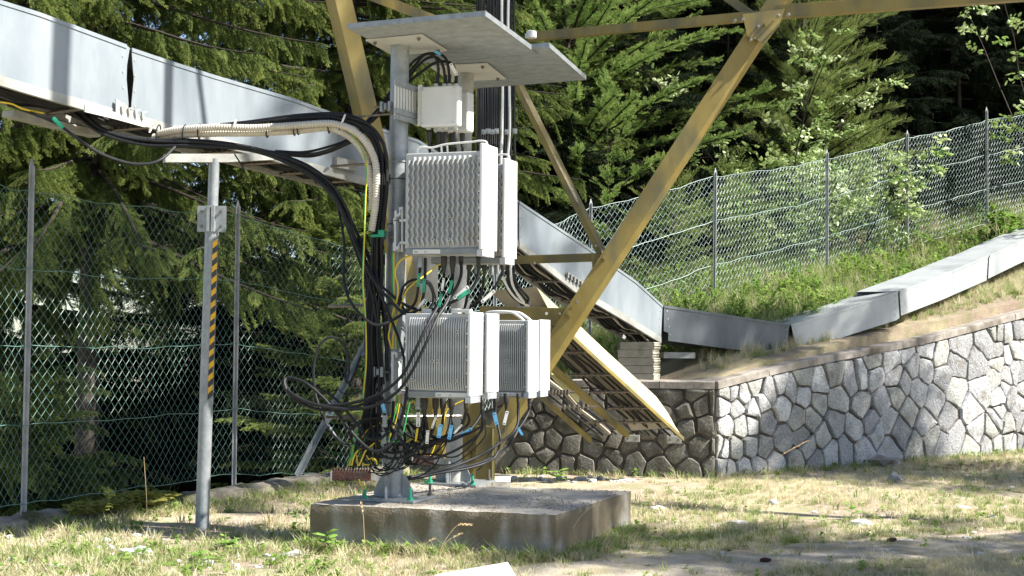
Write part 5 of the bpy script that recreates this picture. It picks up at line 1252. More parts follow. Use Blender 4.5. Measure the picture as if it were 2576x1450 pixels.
rdl = random.Random(91)
for k in range(16):
    u0 = rdl.choice([1052, 1068, 1096, 1114, 1136, 1172, 1213, 1160]); Y0 = 9.0 + rdl.uniform(0, .3); dep = rdl.uniform(1085, 1170); ue = rdl.choice([950, 962, 975, 1015, 1025]); ve = rdl.uniform(1040, 1165)
    cable([(u0, 1035 + rdl.uniform(-10, 20), Y0), (u0 + rdl.uniform(-12, 8), (1035 + dep) / 2, Y0), ((u0 * 2 + ue) / 3, dep, Y0 - .02), ((u0 + ue * 2) / 3, dep + rdl.uniform(-6, 22), Y0 - .02), (ue, ve, Y0 + .02), (ue - rdl.uniform(5, 40), ve - rdl.uniform(10, 70), 9.12)], rdl.choice([.0042, .0055, .008]), K, 'black cable sagging between the lower radios and the nearer mast', 'black cables sagging under the lower radios')
for k in range(8):
    a0 = rdl.uniform(0, 6.28); cx_, cy_ = 935 + rdl.uniform(-25, 30), 1080 + rdl.uniform(-50, 60); rx_, ry_ = rdl.uniform(25, 75), rdl.uniform(28, 62); Yk = 9.05 + rdl.uniform(-.05, .1)
    cable([(cx_ + rx_ * math.cos(a0 + t_ * .62), cy_ + ry_ * math.sin(a0 + t_ * .62) + 3 * t_, Yk + .02 * math.sin(t_)) for t_ in range(rdl.choice([7, 9, 10]))], rdl.choice([.004, .0055, .0085]), K, 'black cable coiled loosely left of the nearer mast foot', 'loose coils left of the mast foot')
# yellow and green earth wires
def ew(pts, lb, mp=None, Y=9.05, r=.0052, grn=False, grp=None):
    return cable([(*(mp(q[0], q[1]) if mp else q[:2]), (q[2] if len(q) > 2 else Y)) for q in pts], r, M['cgrn'] if grn else M['cyel'], lb, grp, stripe=None if grn else M['cgrn'] if 'striped' in lb else None)
ew([(1310, 295), (1220, 340), (1168, 420), (1165, 500), (1190, 600), (1180, 720), (1140, 850), (1112, 1000), (1100, 1090), (1130, 1200)], 'yellow earth wire arching from the upper radio down the nearer mast', mA)
ew([(1590, 380, 9.3), (1450, 490, 9.2), (1350, 560, 9.1), (1270, 640), (1225, 760), (1190, 880), (1160, 1000), (1140, 1100), (1140, 1200)], 'yellow earth wire slanting behind the green tags to the mast', mA)
ew([(1150, 270), (1150, 500), (1152, 760), (1165, 1000), (1170, 1200)], 'yellow earth wire straight down the front of the nearer mast', mA, 9.1)
ew([(1138, 270), (1138, 500), (1142, 760), (1158, 900), (1180, 1050), (1180, 1200)], 'green earth wire straight down the front of the nearer mast', mA, 9.1, grn=True)
ew([(921, 410, 9.0), (924, 440, 9.0), (920, 490, 9.0), (917, 590, 9.0), (914, 660, 9.0), (913, 720, 9.0), (918, 780, 9.0), (921, 850, 9.0), (921, 911, 9.0), (918, 950, 9.02), (912, 1010, 9.05), (905, 1060, 9.1), (890, 1110, 9.15), (880, 1172, 9.2)], 'striped yellow and green earth wire hanging free left of the bundle')
ew([(868, 322, 9.06), (895, 350, 9.06), (915, 385, 9.06), (921, 412, 9.03)], 'striped yellow and green wire following the conduit bend')
gy = 'yellow earth wires at the foot of the mast'; gg = 'green earth wires at the foot of the mast'
yws = [[(930, 310), (920, 450), (880, 600), (860, 720), (850, 770)], [(965, 310), (955, 430), (930, 560), (880, 680), (855, 760)], [(1110, 380), (1000, 410), (930, 460), (830, 560), (740, 600), (650, 660), (590, 740)], [(820, 740), (740, 770), (650, 800), (560, 860), (500, 920), (470, 1000)], [(720, 780), (640, 850), (600, 930), (570, 1000)], [(640, 900), (660, 935), (700, 925), (740, 955), (742, 990)], [(700, 930), (690, 980), (640, 990), (600, 980)], [(580, 800), (550, 900), (560, 1000)], [(570, 1130), (590, 1190), (625, 1222), (640, 1170)], [(1020, 780), (1060, 750), (1120, 745), (1160, 790), (1165, 880)], [(1580, 370), (1480, 420), (1410, 480), (1380, 600), (1330, 720), (1290, 840), (1260, 900)], [(1470, 560), (1460, 620), (1440, 690)], [(560, 850), (520, 920), (500, 1000)]]
for k, p_ in enumerate(yws): ew([(x, y, 9.35 if k in (10,) else 9.08 + .02 * (k % 4)) for x, y in p_], 'yellow earth wire among the loops at the foot of the nearer mast', m3, grp=gy)
gws = [[(945, 310), (930, 450), (880, 620), (858, 770)], [(1060, 380), (1035, 500), (1010, 620), (980, 720), (930, 776), (880, 765), (830, 800)], [(590, 520), (560, 640), (530, 760), (510, 900), (505, 990)], [(640, 720), (560, 850), (480, 930), (460, 1000)], [(1190, 1120), (1210, 1160), (1260, 1172)], [(640, 1180), (610, 1270), (612, 1310)]]
for k, p_ in enumerate(gws): ew([(x, y, 9.06 + .02 * k) for x, y in p_], 'green earth wire among the loops at the foot of the nearer mast', m3, grn=True, grp=gg)
cable([(*m3(300 + 60, 240), 9.2), (*m3(420, 300), 9.15), (*m3(560, 290), 9.15), (*m3(700, 200), 9.1)], .0035, K, 'thin wire sagging in front of the fence brace')
cable([(*m3(760, 150), 9.0), (*m3(735, 230), 9.0), (*m3(740, 320), 9.0), (*m3(800, 390), 9.0), (*m3(880, 390), 9.0)], .0035, K, 'thin wire loop under the lower bracket clamp')
bt = cable([(962, 1000, 9.0), (965, 1030, 8.98), (970, 1060, 8.98), (972, 1100, 9.0), (968, 1140, 9.02)], TH, K, 'black cable with a blue tag just left of the nearer mast'); plate_tag(bt, 964, 1024, 8.95, 106, M['blue'], 30, 9)
connector(968, 1048, 8.97, bt); connector(966, 1090, 8.98, bt)

# earth bars
for (lb, u0, u1, v, Y, hgt) in (('rusty earth bar left of the nearer mast foot', 836, 934, 1198, 9.5, 11), ('rusty earth bar seen between the two masts', 1040, 1092, 1158, 10.2, 12)):
    root = thing('earth_bar', lb, 'earth bar', W(u0, v, Y)); a, b = W(u0, v, Y), W(u1, v, Y)
    mb = MB(); mb.box((a + b) / 2, RT * (b - a).length / 2, BK * .012, EZ * px(Y, hgt)); mb.build('bar', M['rust'], root, bevel=.003)
    mb = MB(); mb.box(a - RT * .006 , RT * .005, BK * .016, EZ * px(Y, hgt + 2)); mb.build('end_plate', M['galv_dull'], root)
    mb = MB(); mb.box(b + RT * .05 - EZ * .01, (RT - EZ * .25) * .055, BK * .006, EZ * .026); mb.build('fixing_strap', M['galv_dull'], root)
    n_ = int((u1 - u0) / 7)
    for k in range(n_):
        p = a.lerp(b, (k + .5) / n_) + EZ * px(Y, hgt); mb = MB(); mb.cyl(p, p + EZ * .014, .009, 6); mb.cyl(p + EZ * .014, p + EZ * .03, .005, 6); mb.build('bolt', M['rust'], root)
# ================================================================ vegetation prototypes (mesh data reused by the crowns)
def tri_fast(name, V, T, mats, mi=None):
    me = bpy.data.meshes.new(name); me.from_pydata([tuple(v) for v in V], [], T)
    for m in mats: me.materials.append(m)
    if mi: me.polygons.foreach_set('material_index', mi)
    me.update(); return me
def proto(me):
    return bpy.data.objects.new(me.name, me)
def spray_mesh(name, nm, L_=.42, nside=9, side=.17, seed=0, hang=0, upturn=0, nl=.015, nw=.0034, step=.0075, spread=52, density=3):
    rd = random.Random(seed); V = []; T = []; MI = []; TP = []
    def twig(p0, d, l, curve, tb=0., te=1.):
        n = max(3, int(l / .03)); P = [Vector(p0)]; d = Vector(d).normalized()
        for k in range(n):
            d = (d + Vector((0, 0, curve / n)) + Vector((rd.uniform(-.06, .06), rd.uniform(-.06, .06), rd.uniform(-.05, .05)))).normalized(); P.append(P[-1] + d * (l / n))
        for qi, (a, b) in enumerate(zip(P[:-1], P[1:])):
            tv = tb + (te - tb) * ((qi + .5) / n) ** 1.6
            t = (b - a).normalized(); u = t.orthogonal().normalized() * .0016; w_ = t.cross(u); o = len(V)
            V.extend([a + u, a - u * .5 + w_ * .9, a - u * .5 - w_ * .9, b + u, b - u * .5 + w_ * .9, b - u * .5 - w_ * .9]); TP.extend([0] * 6)
            for f in ((0, 1, 4, 3), (1, 2, 5, 4), (2, 0, 3, 5)): T.append(tuple(o + i for i in f)); MI.append(1)
            k_ = max(1, int((b - a).length / step))
            for q in range(k_):
                c = a.lerp(b, q / k_)
                for s in range(density):
                    ang = rd.uniform(0, 6.283); ra = u.normalized() * math.cos(ang) + w_.normalized() * math.sin(ang)
                    nd = (ra * .85 + t * rd.uniform(.5, 1.0)).normalized() * nl * rd.uniform(.75, 1.2); sd = nd.cross(t if s % 2 else ra.cross(t)).normalized() * nw * .5
                    o = len(V); V.extend([c - sd, c + sd, c + nd]); TP.extend([tv] * 3); T.append((o, o + 1, o + 2)); MI.append(0)
        return P
    main = twig((0, 0, 0), (1, 0, 0), L_, upturn - hang)
    for k in range(nside):
        f = (k + .7) / (nside + .6); i = min(len(main) - 2, int(f * (len(main) - 1))); p = main[i]; t = (main[i + 1] - main[i]).normalized()
        l = side * (1.15 - f * .75) * rd.uniform(.75, 1.2)
        for s in (-1, 1):
            a = R(spread + rd.uniform(-12, 8)); d = t * math.cos(a) + Vector((0, 1, 0)) * s * math.sin(a) + Vector((0, 0, rd.uniform(-.15, .12) - hang * .5 + upturn * .3))
            P = twig(p, d, l, (upturn * .7 - hang) * .9, f * .35, .55 + .45 * f)
            if l > .11:
                m_ = P[len(P) // 2]; d2 = (P[-1] - m_).normalized()
                twig(m_, d2 + Vector((.5, 0, 0)) * 1.0, l * .38, -hang * .6)
    me = tri_fast(name, V, T, [M[nm], M['twig']], MI); at = me.attributes.new('tip', 'FLOAT', 'POINT'); at.data.foreach_set('value', TP); return me
def leaf_cluster(name, nm, n=16, rad=.16, ls=.032, seed=0, up=.2):
    rd = random.Random(seed); V = []; T = []; MI = []
    for k in range(n):
        f = k / n; c = Vector((f * rad * 2.2, rd.uniform(-1, 1) * rad * .45, rd.uniform(-1, 1) * rad * .45 + up * f * rad)); s = ls * rd.uniform(.7, 1.25)
        nn = Vector((rd.uniform(-.7, .7), rd.uniform(-.9, .3), rd.uniform(.2, 1))).normalized(); x = nn.orthogonal().normalized(); a_ = rd.uniform(0, 6.28); y = nn.cross(x); x, y = x * math.cos(a_) + y * math.sin(a_), y * math.cos(a_) - x * math.sin(a_)
        o = len(V); V.extend([c - x * s, c - x * s * .4 + y * s * .62, c + x * s * .3 + y * s * .5, c + x * s * 1.05, c + x * s * .3 - y * s * .5, c - x * s * .4 - y * s * .62, c + nn * s * .14])
        for i in range(6): T.append((o + i, o + (i + 1) % 6, o + 6)); MI.append(0)
    o = len(V); 
    for k in range(6):
        f = k / 6; V.extend([Vector((f * rad * 2, -.0015, 0)), Vector((f * rad * 2, .0015, 0))])
    for k in range(5): T.append((o + 2 * k, o + 2 * k + 1, o + 2 * k + 3, o + 2 * k + 2)); MI.append(1)
    return tri_fast(name, V, T, [M[nm], M['twig']], MI)
def tuft_mesh(name, nm, n=22, h=.10, w=.0032, spread=.05, lean=.6, seed=0):
    rd = random.Random(seed); V = []; T = []
    for k in range(n):
        a = rd.uniform(0, 6.28); r = spread * math.sqrt(rd.random()); b = Vector((r * math.cos(a), r * math.sin(a), -.01)); hh = h * rd.uniform(.45, 1.15); a2 = a + rd.uniform(-1, 1)
        d = Vector((math.cos(a2), math.sin(a2), 0)) * hh * lean * rd.uniform(.2, 1); sd = Vector((-math.sin(a2 + rd.uniform(-1, 1)), math.cos(a2), 0)).normalized() * w * rd.uniform(.7, 1.3); o = len(V)
        p1 = b + d * .3 + EZ * hh * .5; p2 = b + d + EZ * hh * (.95 - .25 * lean * rd.random())
        V.extend([b - sd, b + sd, p1 - sd * .8, p1 + sd * .8, p2]); T.extend([(o, o + 1, o + 3, o + 2), (o + 2, o + 3, o + 4)])
    return tri_fast(name, V, T, [M[nm]])
def rosette_mesh(name, nm, n=9, ls=.05, lw=.4, up=.5, seed=0, stem=.0):
    rd = random.Random(seed); V = []; T = []
    for k in range(n):
        a = rd.uniform(0, 6.28); c = Vector((0, 0, stem * rd.random())); d = Vector((math.cos(a), math.sin(a), up * rd.uniform(.2, 1.4))).normalized(); s = ls * rd.uniform(.6, 1.2)
        sd = d.cross(EZ).normalized() * s * lw * .5; c2 = c + d * s * .15; o = len(V)
        V.extend([c, c2 + d * s * .3 + sd, c2 + d * s * .3 - sd, c2 + d * s * .75 + sd * .8 - EZ * s * .05, c2 + d * s * .75 - sd * .8 - EZ * s * .05, c2 + d * s * 1.1 - EZ * s * .18])
        T.extend([(o, o + 2, o + 1), (o + 1, o + 2, o + 4, o + 3), (o + 3, o + 4, o + 5)])
    return tri_fast(name, V, T, [M[nm]])

_GN = {}
def scatter_group(key, protos):
    if key in _GN: return _GN[key]
    ng = bpy.data.node_groups.new('scatter_' + key, 'GeometryNodeTree')
    ng.interface.new_socket('Geometry', in_out='INPUT', socket_type='NodeSocketGeometry'); ng.interface.new_socket('Geometry', in_out='OUTPUT', socket_type='NodeSocketGeometry')
    N = ng.nodes; L = ng.links; gi = N.new('NodeGroupInput'); go = N.new('NodeGroupOutput')
    jn = N.new('GeometryNodeJoinGeometry')
    for p in reversed(protos):
        oi = N.new('GeometryNodeObjectInfo'); oi.inputs['Object'].default_value = p; oi.inputs['As Instance'].default_value = True
        L.new(oi.outputs['Geometry'], jn.inputs[0])
    m2p = N.new('GeometryNodeMeshToPoints'); L.new(gi.outputs[0], m2p.inputs[0])
    iop = N.new('GeometryNodeInstanceOnPoints'); L.new(m2p.outputs[0], iop.inputs['Points']); L.new(jn.outputs[0], iop.inputs['Instance'])
    iop.inputs['Pick Instance'].default_value = True
    def attr(nm, dt):
        a = N.new('GeometryNodeInputNamedAttribute'); a.data_type = dt; a.inputs['Name'].default_value = nm; return a.outputs[0]
    L.new(attr('pick', 'INT'), iop.inputs['Instance Index'])
    e2r = N.new('FunctionNodeEulerToRotation'); L.new(attr('rot', 'FLOAT_VECTOR'), e2r.inputs[0]); L.new(e2r.outputs[0], iop.inputs['Rotation'])
    L.new(attr('scl', 'FLOAT'), iop.inputs['Scale'])
    L.new(iop.outputs[0], go.inputs[0]); _GN[key] = ng; return ng
def scatter(name, key, protos, data, parent=None, m=None):
    off = Vector((0, 0, 0)); q = parent
    while q is not None: off += q.location; q = q.parent
    if parent is None and data: off = Vector(data[len(data) // 2][0])
    me = bpy.data.meshes.new(name); me.from_pydata([tuple(Vector(d[0]) - off) for d in data], [], [])
    a = me.attributes.new('rot', 'FLOAT_VECTOR', 'POINT'); a.data.foreach_set('vector', [x for d in data for x in d[1]])
    a = me.attributes.new('scl', 'FLOAT', 'POINT'); a.data.foreach_set('value', [d[2] for d in data])
    a = me.attributes.new('pick', 'INT', 'POINT'); a.data.foreach_set('value', [d[3] for d in data])
    o = bpy.data.objects.new(name, me); COL.objects.link(o)
    if parent is not None: o.parent = parent
    else: o.location = off
    md = o.modifiers.new('scatter', 'NODES'); md.node_group = scatter_group(key, protos)
    o['kind'] = 'stuff'
    return o
def frame_euler(xd, up=EZ, roll=0.):
    x = Vector(xd).normalized(); y = Vector(up).cross(x)
    y = y.normalized() if y.length > 1e-4 else x.orthogonal().normalized()
    z = x.cross(y); m = Matrix(((x.x, y.x, z.x), (x.y, y.y, z.y), (x.z, y.z, z.z)))
    if roll: m = m @ Matrix.Rotation(roll, 3, 'X')
    return tuple(m.to_euler())

PR = {
    'lit': [proto(spray_mesh('spray', 'needle', seed=1, nw=.005, nl=.018, density=4)), proto(spray_mesh('spray', 'needle', .50, 11, .20, 2, .25, nw=.005, nl=.018, density=4)), proto(spray_mesh('spray', 'needle', .38, 9, .14, 3, .1, nw=.005, nl=.018, density=4))],
    'hang': [proto(spray_mesh('spray', 'needle', .55, 13, .15, 4, .9, spread=36, nw=.0055, nl=.019, density=4)), proto(spray_mesh('spray', 'needle', .70, 16, .13, 5, .8, spread=32, nw=.0055, nl=.019, density=4)), proto(spray_mesh('spray', 'needle', .42, 11, .16, 6, .5, spread=44, nw=.0055, nl=.019, density=4))],
    'bright': [proto(spray_mesh('spray', 'needle_br', .36, 6, .15, 7, 0, .25, .020, .0055, .0075, 46, 4)), proto(spray_mesh('spray', 'needle_br', .28, 5, .13, 8, 0, .35, .020, .0055, .0075, 46, 4)), proto(spray_mesh('spray', 'needle_br', .44, 7, .16, 9, 0, .15, .020, .0055, .0075, 46, 4))],
    'dark': [proto(spray_mesh('spray', 'needle_shade', .60, 10, .26, 10, .35, 0, .030, .010, .014, 55, 3)), proto(spray_mesh('spray', 'needle_shade', .75, 11, .26, 11, .5, 0, .030, .010, .014, 45, 3))],
    'larch': [proto(spray_mesh('spray', 'larch', .42, 6, .20, 12, 0, .30, .020, .0036, .009, 42, 3)), proto(spray_mesh('spray', 'larch', .52, 7, .24, 13, 0, .2, .020, .0036, .009, 38, 3))],
    'birch': [proto(leaf_cluster('leaf_cluster', 'birch', 22, .17, .040, 14)), proto(leaf_cluster('leaf_cluster', 'birch', 16, .13, .036, 15))],
    'grass': [proto(tuft_mesh('tuft', 'straw', 26, .07, .0026, .06, 1.2, 16)), proto(tuft_mesh('tuft', 'straw', 22, .10, .0024, .05, 1.0, 17)), proto(tuft_mesh('tuft', 'grass', 24, .07, .0028, .05, .9, 18)), proto(tuft_mesh('tuft', 'grass', 20, .13, .0028, .04, .7, 19)), proto(rosette_mesh('rosette', 'weed', 9, .045, .55, .5, 20)), proto(rosette_mesh('rosette', 'weed', 12, .035, .7, .7, 21, .06))],
    'tall': [proto(tuft_mesh('tall_tuft', 'grass', 30, .34, .0045, .10, .7, 22)), proto(tuft_mesh('tall_tuft', 'grass', 24, .22, .0045, .08, .9, 23)), proto(rosette_mesh('leafy_stem', 'weed', 30, .075, .5, .6, 24, .30)), proto(rosette_mesh('leafy_stem', 'weed', 18, .055, .55, .8, 25, .14)), proto(tuft_mesh('tall_tuft', 'straw', 22, .36, .003, .08, .6, 26))],
}
def conifer(label, x, y, z0, H, rad, kind, nwh, nbr, nsp, seed, elev=(-.1, .2), hangf=0., first=.6, taper=1.0, trunk_r=.12, group=None, name='spruce_tree', azr=None, scale=1.0, thin=1.0, cat='spruce tree', sag=.25, cull=True, jz=.25, upr=(-.15, .08), rollr=.3):
    rd = random.Random(seed); root = thing(name, label, cat, Vector((x, y, z0)), group); data = []; mb = MB(); nP = len(PR[kind])
    tm = MB(); lean = Vector((rd.uniform(-.02, .02), rd.uniform(-.02, .02), 1)).normalized()
    tm.tube([Vector((x, y, z0 - .4)) + lean * (H + .4) * (k / 8) for k in range(9)], [trunk_r * (1 - .93 * k / 8) for k in range(9)], 10); tm.build('trunk', M['bark'], root, True)
    for wv_ in range(nwh):
        f = wv_ / max(1, nwh - 1); hz = first + (H - first) * (f ** .95); rl = rad * (1 - f) ** taper + .12
        for b in range(nbr):
            az = (b + rd.uniform(-.35, .35)) / nbr * 2 * math.pi + wv_ * 1.1
            if azr and not (azr[0] <= (az % (2 * math.pi)) <= azr[1]) : continue
            l = rl * rd.uniform(.75, 1.15); el = elev[0] + (elev[1] - elev[0]) * f + rd.uniform(-.12, .12)
            d = Vector((math.cos(az) * math.cos(el), math.sin(az) * math.cos(el), math.sin(el))); p0 = Vector((x, y, z0)) + lean * (hz + rd.uniform(-jz, jz)); P = [p0]
            n = 7; dd = d.copy()
            for k in range(n):
                dd = (dd + EZ * (-sag * .12 if k < 4 else sag * .16) + Vector((rd.uniform(-.05, .05), rd.uniform(-.05, .05), 0))).normalized(); P.append(P[-1] + dd * l / n)
            # keep only limbs that can be seen or shade something near
            if cull:
                tip = P[-1] - CAM_POS
                if tip.y < 1: continue
            mb.tube(P, [.009 * l * (1 - .85 * k / n) + .003 for k in range(n + 1)], 5)
            ns = max(3, int(nsp * l / rad * thin)) if rad else nsp
            for s in range(ns):
                t_ = (.12 + .88 * (s + rd.random() * .8) / ns) * n; t_ = min(t_, n - .001); i = int(t_); p = P[i].lerp(P[i + 1], t_ - i); t = (P[i + 1] - P[i]).normalized(); side = t.cross(EZ).normalized()
                sgn = -1 if s % 2 else 1; a = R(rd.uniform(28, 72)) * (1 - .55 * t_ / n)
                xd = t * math.cos(a) + side * sgn * math.sin(a) + EZ * rd.uniform(*upr)
                sc = scale * rd.uniform(.65, 1.15) * (1.05 - .35 * t_ / n) * (.6 + .4 * min(1, l / 1.2))
                if hangf and rd.random() < hangf:
                    xd = xd * .35 - EZ * rd.uniform(.5, 1.0); up_ = side
                else: up_ = EZ
                data.append((p, frame_euler(xd, up_, rd.uniform(-rollr, rollr)), sc, rd.randrange(nP)))
            data.append((P[-2], frame_euler((P[-1] - P[-2]), EZ, 0), scale * .9, rd.randrange(nP)))
    b_ = mb.build('branches', M['twig'], root); b_['kind'] = 'stuff'
    scatter('crown', kind, PR[kind], data, root)
    return root
# ================================================================ trees
# left, beyond the fence: old drooping spruces
def zt(x, y): return (hillz(x, y) if x > -1.5 and y > 14 else gz(x, y))
conifer('big drooping spruce behind the left fence, its hanging sprays beside the first fence post', -4.6, 15.6, zt(-4.6, 15.6), 11, 3.4, 'hang', 24, 9, 62, 101, (-.25, .15), .75, 4.6, .75, .17, scale=.9, rollr=.8)
conifer('drooping spruce behind the duct and the taped support post', -1.9, 17.4, zt(-1.9, 17.4), 11, 3.2, 'hang', 22, 9, 60, 102, (-.2, .2), .6, 4.3, .75, .16, scale=.85, rollr=.8)
conifer('drooping spruce farther back at the left edge of the picture', -7.4, 19.0, zt(-7.4, 19), 11.5, 3.4, 'hang', 20, 7, 34, 103, (-.2, .2), .5, 5.6, .8, .16, scale=1.2)
conifer('spruce in the gap behind the nearer mast and the junction box', .1, 21.5, zt(.1, 21.5), 12, 2.9, 'lit', 26, 9, 60, 104, (-.1, .35), .2, .7, .8, .15, scale=.7, rollr=1, upr=(-.35, .35))
conifer('low young spruce with lit sprays behind the mesh left of the cables', -1.75, 15.0, zt(-1.75, 15.0), 3.1, 1.15, 'lit', 12, 7, 22, 105, (.0, .5), 0, .15, .8, .05)
conifer('low young spruce hanging over the kerb at the bottom left corner', -4.3, 12.6, zt(-4.3, 12.6) , 1.9, .85, 'hang', 8, 7, 18, 106, (-.1, .3), .8, .9, .7, .05)
# centre: the bright upswept spruce
conifer('bright green upswept spruce between the canopy plates and the diagonal brace', .75, 20.3, zt(.75, 20.3), 10.5, 3.0, 'bright', 36, 10, 95, 107, (.05, .6), 0, .4, .8, .15, scale=.62, sag=-.25, upr=(-.4, .7), rollr=1.3)
# right: larch-like young tree and its neighbours
conifer('feathery young larch behind the fence, right of the diagonal brace', 4.45, 21.6, zt(4.45, 21.6), 6.8, 1.6, 'larch', 28, 9, 34, 108, (.15, .8), 0, .2, .55, .07, name='larch_tree', cat='larch tree', scale=.55, sag=-.3, upr=(-.3, .8), rollr=1.3)
for i, (x, y, H, r, lb) in enumerate(((2.05, 18.1, 1.5, .55, 'small spruce sapling just behind the fence near the brace joint'), (3.0, 19.3, 1.2, .5, 'tiny spruce sapling in the weeds behind the fence'), (5.2, 20.9, 1.6, .7, 'bushy larch sapling against the fence mesh at the right'), (1.25, 18.3, 2.4, .9, 'spruce sapling behind the duct below the bright spruce'))):
    conifer(lb, x, y, zt(x, y), H, r, 'larch' if i != 3 else 'bright', 7, 5, 8, 120 + i, (.2, .8), 0, .08, .8, .02, name='spruce_sapling', cat='sapling', sag=-.2, scale=.75)
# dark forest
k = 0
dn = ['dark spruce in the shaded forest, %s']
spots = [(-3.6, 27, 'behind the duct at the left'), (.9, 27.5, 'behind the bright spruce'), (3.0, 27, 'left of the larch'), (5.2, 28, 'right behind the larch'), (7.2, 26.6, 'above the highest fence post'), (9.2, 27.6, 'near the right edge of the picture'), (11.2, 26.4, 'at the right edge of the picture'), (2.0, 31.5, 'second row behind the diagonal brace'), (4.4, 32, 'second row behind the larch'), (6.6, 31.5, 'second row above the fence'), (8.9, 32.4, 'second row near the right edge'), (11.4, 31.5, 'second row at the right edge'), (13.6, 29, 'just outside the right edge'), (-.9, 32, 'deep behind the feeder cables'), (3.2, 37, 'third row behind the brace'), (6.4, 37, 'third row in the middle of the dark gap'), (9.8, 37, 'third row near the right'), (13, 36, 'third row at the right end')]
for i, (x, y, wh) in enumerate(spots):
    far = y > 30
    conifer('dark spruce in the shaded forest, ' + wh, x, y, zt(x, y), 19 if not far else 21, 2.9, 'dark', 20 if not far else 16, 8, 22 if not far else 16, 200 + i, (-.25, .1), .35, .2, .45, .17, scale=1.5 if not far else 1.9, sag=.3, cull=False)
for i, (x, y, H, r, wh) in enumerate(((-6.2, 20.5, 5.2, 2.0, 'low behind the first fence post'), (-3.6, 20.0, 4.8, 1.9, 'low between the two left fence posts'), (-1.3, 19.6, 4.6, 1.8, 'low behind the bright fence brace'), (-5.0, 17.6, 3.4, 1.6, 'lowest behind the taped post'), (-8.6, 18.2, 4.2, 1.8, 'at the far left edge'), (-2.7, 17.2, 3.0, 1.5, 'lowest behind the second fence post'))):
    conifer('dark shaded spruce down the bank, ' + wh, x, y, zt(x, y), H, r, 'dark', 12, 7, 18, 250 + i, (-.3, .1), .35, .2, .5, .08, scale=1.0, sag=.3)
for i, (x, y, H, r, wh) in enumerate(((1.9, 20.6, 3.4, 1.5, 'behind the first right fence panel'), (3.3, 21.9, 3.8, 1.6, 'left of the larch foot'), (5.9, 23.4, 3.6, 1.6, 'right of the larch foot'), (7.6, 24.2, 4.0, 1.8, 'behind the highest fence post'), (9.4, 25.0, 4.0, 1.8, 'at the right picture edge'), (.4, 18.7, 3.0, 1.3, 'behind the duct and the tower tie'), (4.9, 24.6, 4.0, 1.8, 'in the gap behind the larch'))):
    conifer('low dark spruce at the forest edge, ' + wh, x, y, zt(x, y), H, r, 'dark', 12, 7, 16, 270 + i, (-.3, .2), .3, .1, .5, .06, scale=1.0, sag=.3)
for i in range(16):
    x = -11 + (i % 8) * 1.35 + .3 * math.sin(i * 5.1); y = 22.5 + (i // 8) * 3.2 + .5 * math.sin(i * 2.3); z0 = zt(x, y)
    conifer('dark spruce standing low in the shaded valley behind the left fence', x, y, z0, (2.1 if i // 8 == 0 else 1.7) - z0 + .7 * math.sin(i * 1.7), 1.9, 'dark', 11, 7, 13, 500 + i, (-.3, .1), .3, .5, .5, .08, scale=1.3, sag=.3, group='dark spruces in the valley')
# trees outside the picture on the right: their shade mottles wall and ground
conifer('tall spruce out of the picture to the right of the wall', 11.0, 12.4, 0, 12.5, 1.9, 'dark', 13, 7, 11, 301, (-.1, .2), .1, 4.5, .8, .16, scale=1.3, cull=False)
conifer('tall spruce out of the picture to the right of the path', 9.6, 6.4, 0, 11.0, 2.1, 'dark', 10, 7, 10, 302, (-.1, .2), .1, 5.6, .8, .15, scale=1.2, cull=False)
conifer('tall high-crowned spruce out of the picture, shading the left fence', 9.8, 8.5, 0, 17.8, 1.6, 'dark', 10, 6, 9, 303, (-.1, .2), .1, 13.3, .5, .16, scale=1.0, cull=False)
for i, (x, y) in enumerate(((16, 28.5), (17.5, 25.5), (18.5, 32), (21.5, 27.5), (23, 33))):
    conifer('tall forest spruce beyond the right edge, tree %s of the shading row' % ['nearest', 'second', 'third', 'fourth', 'farthest'][i], x, y, zt(x, y), 17, 3.0, 'dark', 12, 7, 12, 310 + i, (-.2, .1), .2, .6, .6, .2, scale=1.9, cull=False)
# birch shrubs
def birch(label, x, y, z0, H, rad, n, seed):
    rd = random.Random(seed); root = thing('birch_shrub', label, 'birch', Vector((x, y, z0))); mb = MB(); data = []
    for b in range(5):
        az = b * 1.256 + rd.uniform(-.4, .4); P = [Vector((x, y, z0))]; d = Vector((math.cos(az) * .35, math.sin(az) * .35, 1)).normalized()
        for k in range(8):
            d = (d + Vector((math.cos(az), math.sin(az), -.1)) * .06 * rad + Vector((rd.uniform(-.12, .12), rd.uniform(-.12, .12), 0))).normalized(); P.append(P[-1] + d * H / 8)
        mb.tube(P, [.012 * (1 - .8 * k / 8) + .002 for k in range(9)], 5)
        for s in range(n):
            t_ = rd.uniform(2, 7.9); i = int(t_); p = P[i].lerp(P[i + 1], t_ - i); a = rd.uniform(0, 6.28); o = Vector((math.cos(a), math.sin(a), rd.uniform(-.3, .5))); ll = rd.uniform(.05, .35) * rad
            q = p + o * ll; mb.tube([p, q], .003, 4); data.append((q, frame_euler(o + EZ * -.2), rd.uniform(.7, 1.2), rd.randrange(2)))
    m_ = mb.build('stems', M['twig'], root); m_['kind'] = 'stuff'; scatter('leaves', 'birch', PR['birch'], data, root); return root
birch('birch shrub with shining pale leaves between the brace and the larch', 3.72, 20.6, zt(3.72, 20.6), 3.4, .8, 34, 401)
birch('birch shrub with shining pale leaves poking through the fence mesh at the right', 4.95, 20.3, zt(4.95, 20.3), 1.9, 1.2, 40, 402)
birch('low birch shrub behind the fence, left of the second mesh panel', 3.9, 19.8, zt(3.9, 19.8), 1.4, 1.1, 22, 403)
birch('tall birch with sunlit leaves at the top right corner', 7.75, 20.2, zt(7.75, 20.2), 4.6, .7, 12, 404)

